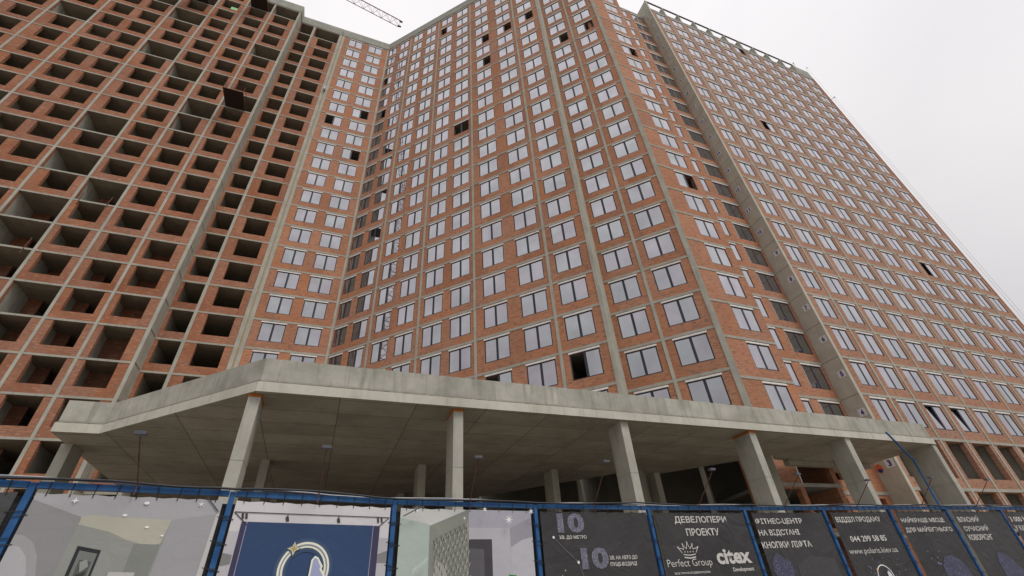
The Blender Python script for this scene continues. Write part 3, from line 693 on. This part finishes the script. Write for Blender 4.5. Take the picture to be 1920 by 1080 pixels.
def star(x, z, r, mtl, k=4, inner=.35, rot=0): return ([(x + (r if j % 2 == 0 else r*inner)*math.cos(PI/k*j + PI/2 + rot), z + (r if j % 2 == 0 else r*inner)*math.sin(PI/k*j + PI/2 + rot)) for j in range(2*k)], mtl)
def disc(x, z, r, mtl, k=10, sx=1.0): return ([(x + r*sx*math.cos(2*PI*j/k), z + r*math.sin(2*PI*j/k)) for j in range(k)], mtl)
def line(x0, z0, x1, z1, wd, mtl):
    dx, dz = x1-x0, z1-z0; l = math.hypot(dx, dz); nx, nz_ = -dz/l*wd/2, dx/l*wd/2
    return ([(x0-nx, z0-nz_), (x1-nx, z1-nz_), (x1+nx, z1+nz_), (x0+nx, z0+nz_)], mtl)
WH = pcol(250, 250, 250); LOWZ = 0.3
b0, f0 = banner(0, 'plain dark grey banner at the far left end of the fence', M['vinyl_back'], x1=1.90)
# 1: photograph of a room with spotlights
b1, f1 = banner(1, 'banner printed with a pale hallway, ceiling spots and a framed picture', pcol(160, 159, 162), x0=.06, x1=1.72)
fg = [(.57, 2.45), (.77, 2.41), (.77, LOWZ+1), (.57, LOWZ+1)]
art(b1, 1, .003, [([(.06, 2.86), (.50, 2.71), (.40, LOWZ), (.06, LOWZ)], pcol(134, 133, 134)),
    ([(.06, 2.55), (.13, 2.54), (.22, 2.48), (.30, 2.36), (.36, 2.18), (.40, LOWZ), (.06, LOWZ)], pcol(150, 149, 151)), ([(.06, 2.46), (.14, 2.44), (.22, 2.36), (.28, 2.22), (.32, LOWZ), (.06, LOWZ)], pcol(166, 165, 168)),
    ([(.50, 2.71), (1.28, 2.70), (1.14, LOWZ), (.40, LOWZ)], pcol(138, 140, 135)),
    ([(.50, 2.715), (.60, 2.735), (.75, 2.72), (1.28, 2.70), (1.25, 2.47), (1.14, 2.45), (.95, 2.50), (.78, 2.575), (.50, 2.64)], pcol(168, 166, 152)),
    ([(1.02, 2.47), (1.25, 2.46), (1.14, LOWZ), (.98, LOWZ)], pcol(124, 127, 121)),
    ([(1.28, 2.70), (1.69, 2.77), (1.60, LOWZ), (1.14, LOWZ)], pcol(150, 149, 152)),
    ([(1.69, 2.77), (1.72, 2.78), (1.72, LOWZ), (1.60, LOWZ)], pcol(182, 181, 180)),
    (fg, pcol(44, 44, 48)), ([(.60, 2.41), (.75, 2.38), (.75, 1.4), (.60, 1.4)], pcol(112, 116, 112)),
    ([(.63, 2.33), (.73, 2.31), (.73, 1.4), (.63, 1.4)], pcol(84, 86, 82)), ([(.64, 2.31), (.69, 2.33), (.72, 2.27), (.67, 2.22)], pcol(140, 142, 138)), ([(.65, 2.20), (.72, 2.23), (.71, 2.17), (.66, 2.15)], pcol(60, 58, 54)),
    ([(.90, 2.22), (1.12, 2.21), (1.10, 1.2), (.90, 1.2)], pcol(176, 174, 170)),
    line(1.55, 2.945, 1.70, 2.795, .012, pcol(70, 68, 72)), star(.39, 2.86, .035, WH, 4, .3), disc(1.0, 2.86, .016, WH, 8, 1.6), disc(.85, 2.735, .013, WH, 8, 1.6), disc(1.08, 2.625, .012, WH, 8, 1.6), disc(1.24, 2.545, .010, WH, 8, 1.6), star(1.51, 2.865, .04, WH, 6, .2)])
# 2: blue wall with a neon emblem
b2, f2 = banner(2, 'banner printed with a dark blue wall and a glowing ring with star and bear', pcol(196, 193, 196), x0=.06, x1=1.97)
def ringp(cx, cz, r0, r1, a0, a1, mtl, k=36):
    out = []
    for j in range(k):
        t0, t1 = a0+(a1-a0)*j/k, a0+(a1-a0)*(j+1)/k
        out.append(([(cx+r0*math.cos(t0), cz+r0*math.sin(t0)), (cx+r1*math.cos(t0), cz+r1*math.sin(t0)), (cx+r1*math.cos(t1), cz+r1*math.sin(t1)), (cx+r0*math.cos(t1), cz+r0*math.sin(t1))], mtl))
    return out
track = pcol(62, 60, 64)
pic = [([(.06, 2.60), (.17, 2.60), (.17, LOWZ), (.06, LOWZ)], pcol(176, 174, 178)), ([(1.83, 2.55), (1.97, 2.55), (1.97, LOWZ), (1.84, LOWZ)], pcol(170, 168, 172)), ([(1.84, 2.36), (1.97, 2.40), (1.97, 2.26), (1.84, 2.26)], pcol(124, 124, 124)), ([(.06, 2.38), (.16, 2.36), (.16, 2.27), (.06, 2.25)], pcol(124, 124, 124)),
       ([(.17, 2.70), (1.84, 2.69), (1.85, LOWZ), (.17, LOWZ)], pcol(62, 58, 84)), ([(.225, 2.698), (1.75, 2.692), (1.76, LOWZ), (.23, LOWZ)], pcol(48, 68, 102)),
       ([(.225, 2.698), (.232, 2.698), (.238, LOWZ), (.23, LOWZ)], pcol(150, 150, 168)), ([(1.745, 2.69), (1.752, 2.69), (1.762, LOWZ), (1.755, LOWZ)], pcol(150, 150, 168)),
       line(.07, 2.80, 1.96, 2.795, .010, track), line(.07, 2.80, .24, 2.66, .010, track), line(1.96, 2.795, 1.80, 2.66, .010, track)]
for x in (.66, 1.28): pic += [line(x, 2.79, x, 2.76, .012, track), ([(x-.022, 2.765), (x+.014, 2.765), (x+.028, 2.715), (x-.008, 2.715)], track)]
for x in (.16, .20, 1.80, 1.85): pic += [([(x-.012, 2.79), (x+.012, 2.79), (x+.024, 2.73), (x, 2.73)], track)]
art(b2, 2, .003, pic)
cx, cz, rr = .955, 2.20, .262
g1, g2, g3 = pcol(72, 88, 112), pcol(222, 222, 200), pcol(128, 136, 150)
em = ringp(cx, cz, rr-.075, rr+.08, 0, 2*PI, pcol(54, 74, 106)) + ringp(cx, cz, rr-.055, rr+.06, 0, 2*PI, pcol(64, 82, 110)) + ringp(cx, cz, rr-.040, rr+.044, 0, 2*PI, g1) + ringp(cx, cz, rr-.030, rr-.005, -.3*PI, .66*PI, g2) + ringp(cx, cz, rr+.006, rr+.031, -.3*PI, .66*PI, g2) + ringp(cx, cz, rr-.030, rr-.005, .76*PI, 1.6*PI, g2) + ringp(cx, cz, rr+.006, rr+.031, .76*PI, 1.6*PI, g2) + ringp(cx, cz, rr-.006, rr+.008, 0, 2*PI, g3)
art(b2, 2, .011, em, 'printed_ring')
bear_o = [(1.005, 1.98), (1.02, 2.15), (1.025, 2.30), (1.06, 2.345), (1.105, 2.325), (1.13, 2.29), (1.17, 2.235), (1.16, 2.21), (1.205, 2.15), (1.24, 2.02), (1.24, 1.9), (1.0, 1.9)]
bear_i = [(1.025, 1.98), (1.04, 2.15), (1.045, 2.295), (1.065, 2.325), (1.10, 2.305), (1.115, 2.275), (1.145, 2.23), (1.135, 2.205), (1.185, 2.14), (1.215, 2.02), (1.215, 1.9), (1.02, 1.9)]
art(b2, 2, .022, [(bear_o, g2), (bear_i, pcol(150, 156, 186))], 'printed_bear')
art(b2, 2, .025, [star(.80, 2.42, .085, pcol(110, 116, 118), 4, .42), star(.80, 2.42, .066, g2, 4, .42), star(.80, 2.42, .05, pcol(172, 150, 98), 4, .42)], 'printed_star')
# 3: two rooms
b3, f3 = banner(3, 'banner printed with a pale green wall, patterned wall panel and grey door', pcol(188, 188, 186), x0=.09, x1=2.19)
pic = [([(.09, 2.80), (.52, 2.72), (.54, LOWZ), (.09, LOWZ)], pcol(162, 174, 166)), ([(.52, 2.70), (1.11, 2.923), (1.12, 2.923), (1.12, LOWZ), (.54, LOWZ)], pcol(128, 130, 122)),
       ([(1.12, 2.923), (2.19, 2.923), (2.19, LOWZ), (1.12, LOWZ)], pcol(156, 154, 164)), ([(1.12, 2.68), (1.80, 2.68), (1.80, LOWZ), (1.12, LOWZ)], pcol(168, 166, 172)), ([(1.80, 2.68), (2.19, 2.83), (2.19, LOWZ), (1.80, LOWZ)], pcol(142, 140, 148)),
       ([(1.80, 2.42), (2.0, 2.52), (2.19, 2.56), (2.19, LOWZ), (1.80, LOWZ)], pcol(172, 170, 176)), ([(1.12, 2.53), (1.49, 2.53), (1.49, LOWZ), (1.12, LOWZ)], pcol(66, 64, 68)), ([(1.12, 2.42), (1.36, 2.40), (1.36, LOWZ), (1.12, LOWZ)], pcol(88, 86, 92)),
       ([(.62, 2.28), (.80, 2.20), (.78, 1.9), (.56, 1.9)], pcol(158, 158, 152))]
for r_ in range(11):
    for c_ in range(8):
        x = .58 + c_*.068 + (r_ % 2)*.034; z = 2.62 - r_*.075 + c_*.03 - (.10 if r_ == 0 else 0)
        if x < 1.09 and z < 2.66 + (x-.52)*.40: pic += [([(x, z), (x+.02, z-.055), (x+.027, z-.05), (x+.012, z+.004)], pcol(86, 88, 84)), ([(x+.03, z-.05), (x+.052, z), (x+.045, z+.004), (x+.025, z-.046)], pcol(176, 176, 168))]
for t in range(7): pic.append(([(.26 + t*.03, 2.08 + .02*t), (.30 + t*.03, 2.18 + .02*t), (.285 + t*.03, 2.19 + .02*t)], pcol(184, 194, 186)))
pic += [star(1.34, 2.91, .04, WH, 6, .35), star(1.74, 2.78, .075, WH, 8, .25), star(2.14, 2.90, .05, WH, 6, .3), star(.29, 2.88, .06, WH, 8, .15), star(1.01, 2.79, .022, WH, 4, .4), line(.10, 2.80, .30, 2.90, .014, pcol(66, 64, 70)), line(.30, 2.90, .38, 2.923, .014, pcol(66, 64, 70)), line(.26, 2.90, .28, 2.85, .014, pcol(66, 64, 70))]
for t in range(14): pic.append(([(1.66 + random.random()*.18, 1.96 + random.random()*.12), (1.70 + random.random()*.12, 2.0 + random.random()*.07), (1.64 + random.random()*.2, 2.05 + random.random()*.02)], pcol(54, 110 + random.randint(0, 30), 62)))
art(b3, 3, .003, pic)
# 4: ten minutes
b4, f4 = banner(4, 'black banner with two large glittering number tens', M['vinyl'], x0=.07, x1=2.19)
txt(b4, 4, '10', .36, .87, 2.61, 2.90, M['glitter'], .05); txt(b4, 4, 'ХВ. ДО МЕТРО', .37, .88, 2.515, 2.575)
txt(b4, 4, '10', .73, 1.24, 2.10, 2.40, M['glitter'], .05); txt(b4, 4, 'ХВ. НА АВТО ДО', 1.26, 1.81, 2.21, 2.275); txt(b4, 4, 'ПУЩІ-ВОДИЦІ', 1.26, 1.78, 2.12, 2.185)
art(b4, 4, .005, [line(.27, 2.55, .67, 2.20, .006, pcol(120, 120, 140)), line(.67, 2.20, .77, 1.9, .006, pcol(120, 120, 140)), disc(.27, 2.55, .020, WH), disc(.67, 2.20, .022, WH), disc(.42, 2.10, .008, WH), disc(.36, 2.03, .008, WH)], 'constellation')
# 5: developers
b5, f5 = banner(5, 'black banner headed with developers text above a crown and two company logos', M['vinyl'], x0=.10, x1=2.19)
txt(b5, 5, 'ДЕВЕЛОПЕРИ', .50, 1.72, 2.73, 2.86); txt(b5, 5, 'ПРОЕКТУ', .70, 1.46, 2.54, 2.66); txt(b5, 5, 'Perfect Group', .13, 1.10, 2.045, 2.19, None, -.004); txt(b5, 5, 'ВСІ ГРАНІ БУДІВНИЦТВА', .24, 1.01, 1.965, 2.0); txt(b5, 5, 'citex', 1.23, 2.04, 2.085, 2.32, None, .035); txt(b5, 5, 'Development', 1.53, 2.02, 1.95, 2.03)
K_ = M['ink']; cr = []
cx0, cx1, cb, ct = .48, .84, 2.27, 2.42
tips = [(.43, 2.36), (.545, 2.405), (.65, 2.435), (.755, 2.405), (.87, 2.36)]; vals = [(.55, 2.335), (.61, 2.34), (.69, 2.34), (.75, 2.335)]
zz = [(.50, 2.28)] + [p for a in zip(tips, vals + [None]) for p in a if p] + [(.80, 2.28)]
for a, b_ in zip(zz[:-1], zz[1:]): cr.append(line(*a, *b_, .012, K_))
for x, z in tips: cr.append(disc(x, z+.008, .014, K_, 8))
cr += [([(.515, 2.265), (.65, 2.25), (.785, 2.265), (.785, 2.25), (.65, 2.235), (.515, 2.25)], K_), ([(.525, 2.225), (.65, 2.21), (.775, 2.225), (.775, 2.205), (.65, 2.19), (.525, 2.205)], K_)]
cr += [disc(x, 2.295, .012, K_, 6) for x in (.56, .62, .68, .74)]
art(b5, 5, .005, cr, 'printed_crown')
# 6 .. 10
b6, f6 = banner(6, 'black banner with three lines of fitness centre text above a crystal', M['vinyl'], x0=.14, x1=2.06)
txt(b6, 6, 'ФІТНЕС-ЦЕНТР', .17, 1.41, 2.70, 2.82); txt(b6, 6, 'НА ВІДСТАНІ', .16, 1.22, 2.50, 2.62); txt(b6, 6, 'КНОПКИ ЛІФТА', .14, 1.42, 2.30, 2.42)
art(b6, 6, .005, [([(.30, 1.6), (.22, 1.95), (.26, 2.10), (.42, 2.24), (.52, 2.16), (.68, 2.08), (.72, 1.9), (.66, 1.6)], M['gem'])], 'printed_crystal')
art(b6, 6, .004, [([(.75, 1.4), (.85, 2.0), (1.2, 2.15), (1.9, 2.1), (1.9, 1.4)], M['stars'])], 'printed_stars')
b7, f7 = banner(7, 'black banner with sales office phone number and web address', M['vinyl'], x0=.14, x1=1.86)
txt(b7, 7, 'ВІДДІЛ ПРОДАЖУ', .22, 1.54, 2.71, 2.83); txt(b7, 7, '044 299 58 85', .39, 1.44, 2.36, 2.47); txt(b7, 7, 'www.polaris.kiev.ua', .20, 1.61, 2.115, 2.25, None, .0)
art(b7, 7, .005, ringp(.93, 1.72, .205, .225, .0, PI*1.1, pcol(214, 212, 205), 24) + [star(.76, 1.86, .035, pcol(226, 176, 120), 4, .4), ([(.98, 1.6), (1.0, 1.80), (1.04, 1.84), (1.10, 1.78), (1.12, 1.6)], pcol(200, 200, 206))] + [disc(.5 + random.random()*1.1, 1.7 + random.random()*.38, .008, pcol(150, 150, 200), 6) for _ in range(26)], 'printed_emblem')
b8, f8 = banner(8, 'black banner with two lines about the best place for the future', M['vinyl'], x0=.13, x1=1.91)
txt(b8, 8, 'НАЙКРАЩЕ МІСЦЕ', .20, 1.70, 2.68, 2.81); txt(b8, 8, 'ДЛЯ МАЙБУТНЬОГО', .19, 1.81, 2.49, 2.62)
art(b8, 8, .005, [([(.75, 1.5), (.80, 1.85), (1.0, 2.02), (1.3, 2.04), (1.5, 1.94), (1.62, 1.75), (1.6, 1.5)], M['gem'])] + [disc(.5 + random.random()*.5, 1.85 + random.random()*.32, .010, pcol(170, 175, 220), 6) for _ in range(9)], 'printed_crystal')
b9, f9 = banner(9, 'black banner with three short lines about a modern coworking space', M['vinyl'], x0=.14, x1=2.2)
txt(b9, 9, 'ВЛАСНИЙ', .21, 1.07, 2.69, 2.83); txt(b9, 9, 'СУЧАСНИЙ', .25, 1.24, 2.50, 2.63); txt(b9, 9, 'КОВОРКІНГ', .23, 1.21, 2.31, 2.43)
art(b9, 9, .005, [([(.80, 1.5), (.86, 1.88), (.98, 2.04), (1.12, 2.06), (1.35, 1.96), (1.6, 1.75), (1.75, 1.5)], M['gem'])], 'printed_crystal')
b10, f10 = banner(10, 'black banner at the right edge with the figure 3 000', M['vinyl'], x0=.12, x1=2.3)
txt(b10, 10, '3 000 М', .12, .92, 2.69, 2.81); txt(b10, 10, 'У КАР', .11, .66, 2.49, 2.61)

# ================================================================== floodlights leaning out over the fence
LB = [((-4.31, 5.13), .54, .41), ((-2.73, 6.21), .52, .46), ((-.90, 7.38), .49, .52), ((1.10, 8.44), .62, .55), ((3.17, 9.41), .64, .50), ((5.18, 10.28), .61, .48), ((7.12, 11.06), .52, .42), ((9.08, 11.85), .54, .50), ((11.05, 12.72), .57, .50)]
where = ['above the hallway banner, leftmost on the fence', 'above the blue emblem banner', 'above the banner with the patterned wall', 'above the banner with the two number tens', 'above the developers banner with the crown', 'above the fitness centre banner', 'above the sales office banner', 'in front of the rightmost canopy column', 'rightmost on the fence']
lamp0 = None
v0 = FU[0][1]; u0 = FU[0][0]
for i, ((x, y), ou, up) in enumerate(LB):
    b = Vector((x, y, 2.93)) - v0*.05; t = Vector((x, y, 3.0 + up)) - v0*ou
    lamp = thing('floodlight', 'small floodlight on a thin rusty pole %s' % where[i], 'floodlight', b, 'floodlights on poles along the fence')
    mb = MB(); mb.tube([b, Vector((x, y, 3.03)) - v0*.05, t], .0075, 6); mb.build('pole', M['rust'], lamp)
    mb = MB(); h = t + Vector((0, 0, .015))
    c = [h + u0*a + v0*b_ + Vector((0, 0, z)) for z in (0, .035) for a, b_ in ((-.055, -.045), (.055, -.045), (.055, .03), (-.055, .03))]
    for q in ((0, 1, 5, 4), (1, 2, 6, 5), (2, 3, 7, 6), (3, 0, 4, 7), (4, 5, 6, 7), (3, 2, 1, 0)): mb.face([c[k] for k in q])
    hd = mb.build('lamp_head', M['lamp'], lamp)
    mb = MB(); mb.bar(h + u0*-.07 + Vector((0, 0, .02)), h + u0*.07 + Vector((0, 0, .02)), .008, 6); mb.build('bracket', M['rust'], lamp)

# bent blue pipe
pb = FP[9] + v0*.10
mb = MB()
mb.tube([Vector((pb.x, pb.y, .0)), Vector((pb.x, pb.y, 3.2)), Vector((pb.x, pb.y, 4.16)) , Vector((pb.x, pb.y, 4.2)) - u0*.06, Vector((pb.x, pb.y, 4.72)) - u0*.42, Vector((pb.x, pb.y, 4.82)) - u0*.50], .024, 8)
o = mb.build('lamp_pole', M['blue'], smooth=True); tag(o, 'bent blue steel pole rising behind the fence at the right canopy column', 'pole')

# ================================================================== loading platforms on the open wing
def platform(s0, s1, z, outw, lab):
    t = thing('loading_platform', lab, 'platform', P(0, (s0+s1)/2, NA, z), 'loading platforms on the open wing')
    mb = MB(); mb.box(0, s0, s1, NA-outw, NA+1.2, z+.11, z+.19); mb.build('deck', M['board'], t)
    for s in (s0+.03, s1-.03):
        mb = MB(); mb.box(0, s-.03, s+.03, NA-outw-.02, NA+1.3, z+.02+.085, z+.108); mb.build('side_beam', M['rust'], t)
    mb = MB()
    for s in (s0+.03, (s0+s1)/2, s1-.03): mb.bar(P(0, s, NA-outw+.04, z+.19), P(0, s, NA-outw+.04, z+1.2), .022, 6)
    for h in (.55, .87, 1.2): mb.bar(P(0, s0+.03, NA-outw+.04, z+h), P(0, s1-.03, NA-outw+.04, z+h), .018, 6)
    for s in (s0+.03, s1-.03):
        for h in (.87, 1.2): mb.bar(P(0, s, NA-outw+.04, z+h), P(0, s, NA-.1, z+h), .018, 6)
    mb.build('railing', M['rust'], t)
platform(-18.2, -16.1, S(17), 2.5, 'dark timber loading platform jutting from the middle of the open wing, the lowest one')
platform(-21.45, -19.2, S(25), 2.6, 'dark timber loading platform under the roof of the open wing beside its top corner')
platform(-28.1, -25.95, S(24), 2.6, 'dark timber loading platform high on the open wing, the leftmost one')

# site leftovers on the open wing
mb = MB(); mb.box(0, -23.55, -22.75, NA+.05, NA+.10, S(24)+.8, S(24)+1.55); o = mb.build('green_sheet', M['green']); tag(o, 'pale green sheet leaning in a top floor opening of the open wing', 'sheet')
mb = MB(); mb.box(0, -9.15, -8.88, NB-.50, NB-.10, S(20)+1.6, S(20)+2.1); mb.bar(P(0, -9.01, NB-.3, S(20)+2.1), P(0, -9.01, NB-.3, S(20)+2.7), .02, 6); mb.bar(P(0, -9.01, NB-.3, S(20)+2.7), P(0, -9.01, NB, S(20)+2.75), .02, 6)
o = mb.build('hoist_box', M['steel']); tag(o, 'small grey blue hoist box hanging on the double pier between both left facades', 'box')
def rod(px0, px1, lab):
    def ray(x, y): return _F + _R*((x-960)/837.479) - _U*((y-540)/837.479)
    r = ray(*px0); c = Vector((0, 0, CAMZ)); t = (NA-.05 - c.dot(v0))/r.dot(v0); b = c + r*t
    r2 = ray(*px1); t2 = (b.dot(u0) - c.dot(u0))/r2.dot(u0); e = c + r2*t2
    mb = MB(); mb.bar(b - (e-b)*.4, e, .035, 6); o = mb.build('scaffold_tube', M['rust']); tag(o, lab, 'tube', 'rusty tubes at slab edges')
rod((200, 385), (211.5, 370), 'rusty tube sticking out at a slab edge above the open bays, rightmost of three')
rod((43, 466), (60, 446), 'rusty tube sticking out at a slab edge, lowest of the three on the open wing')
rod((147, 376), (157, 361), 'rusty tube sticking up before a tall open bay, middle one of three')

# ================================================================== tower crane
mast_xy = Vector((-54.0, 13.4, 0)); jz = 90.0
cr_ = thing('tower_crane', 'faded red lattice jib of a tower crane against the sky above the roofs', 'crane', mast_xy)
tip = Vector((-16.8, 37.3, jz)); jd = (tip - (mast_xy + Vector((0, 0, jz)))).normalized(); jn = Vector((-jd.y, jd.x, 0))
mb = MB(); hw = .62; n_ = 34; Ltot = (tip - (mast_xy + Vector((0, 0, jz)))).length
st = mast_xy + Vector((0, 0, jz)) - jd*12.0; n_ = int((Ltot+12)/1.6)
for k in range(n_+1):
    p = st + jd*(k*(Ltot+12)/n_); q = st + jd*((k+1)*(Ltot+12)/n_)
    a, b, t = p - jn*hw, p + jn*hw, p + Vector((0, 0, 1.25))
    mb.bar(a, b, .03, 4, cap=False)
    if k < n_:
        a2, b2_, t2 = q - jn*hw, q + jn*hw, q + Vector((0, 0, 1.25)); m2 = (t+t2)/2
        mb.bar(a, a2, .07, 4, cap=False); mb.bar(b, b2_, .07, 4, cap=False)
        mb.bar(t, t2, .06, 4, cap=False)
        mb.bar(a, m2, .03, 4, cap=False); mb.bar(b, m2, .03, 4, cap=False); mb.bar(a2, m2, .03, 4, cap=False); mb.bar(b2_, m2, .03, 4, cap=False); mb.bar(a, b2_, .025, 4, cap=False)
mb.build('jib', M['crane'], cr_)
mb = MB()
for sgn in (-.45, .45): mb.box(0, 0, .01, 0, .01, 0, .01) if False else mb.bar(tip + jn*sgn - jd*.2, tip + jn*sgn + jd*.35 + Vector((0, 0, .1)), .16, 6)
mb.build('tip_sheave', M['rust'], cr_)
mb = MB(); h = .85; zt = 97.0; n_ = int(zt/2.2)
cs = [jd*a + jn*b for a, b in ((-h, -h), (h, -h), (h, h), (-h, h))]
for k in range(n_):
    z, z2 = k*zt/n_, (k+1)*zt/n_
    for j in range(4):
        a, b = mast_xy + cs[j], mast_xy + cs[(j+1) % 4]
        mb.bar(a + Vector((0, 0, z)), a + Vector((0, 0, z2)), .09, 4, cap=False); mb.bar(a + Vector((0, 0, z)), b + Vector((0, 0, z)), .05, 4, cap=False)
        mb.bar(a + Vector((0, 0, z)), b + Vector((0, 0, z2)), .05, 4, cap=False)
mb.build('mast', M['crane'], cr_)

# roof davits with ropes at the far right end
for (s, n, h, lean, lab) in ((68.6, NG+.3, 2.1, .0, 'thin upright rod on the roof of the right block, left of the roof corner'), (70.6, NG+.1, 2.0, 1.2, 'thin leaning roof davit at the top corner of the right block'), (70.85, NG+.1, -6.5, 1.9, 'thin davit on the right edge of the right block just below the roof')):
    zb = FIN - .4 if h > 0 else S(LOW) - 6.0
    t = thing('roof_davit', lab, 'davit', P(0, s, n, zb), 'davits at the end of the right roof')
    e = P(0, s+lean, n-.2, zb + (abs(h) if h > 0 else 1.3))
    mb = MB(); mb.bar(P(0, s, n, zb-.3), e, .05, 6); mb.build('arm', M['steel'], t)
    mb = MB(); mb.bar(e - Vector((0, 0, .12)), e + Vector((0, 0, .08)), .11, 6); mb.build('pulley', M['steel'], t)
    if lean > .5:
        mb = MB(); mb.bar(e, Vector((e.x, e.y, 3.0)), .012, 4); mb.build('rope', M['steel'], t)
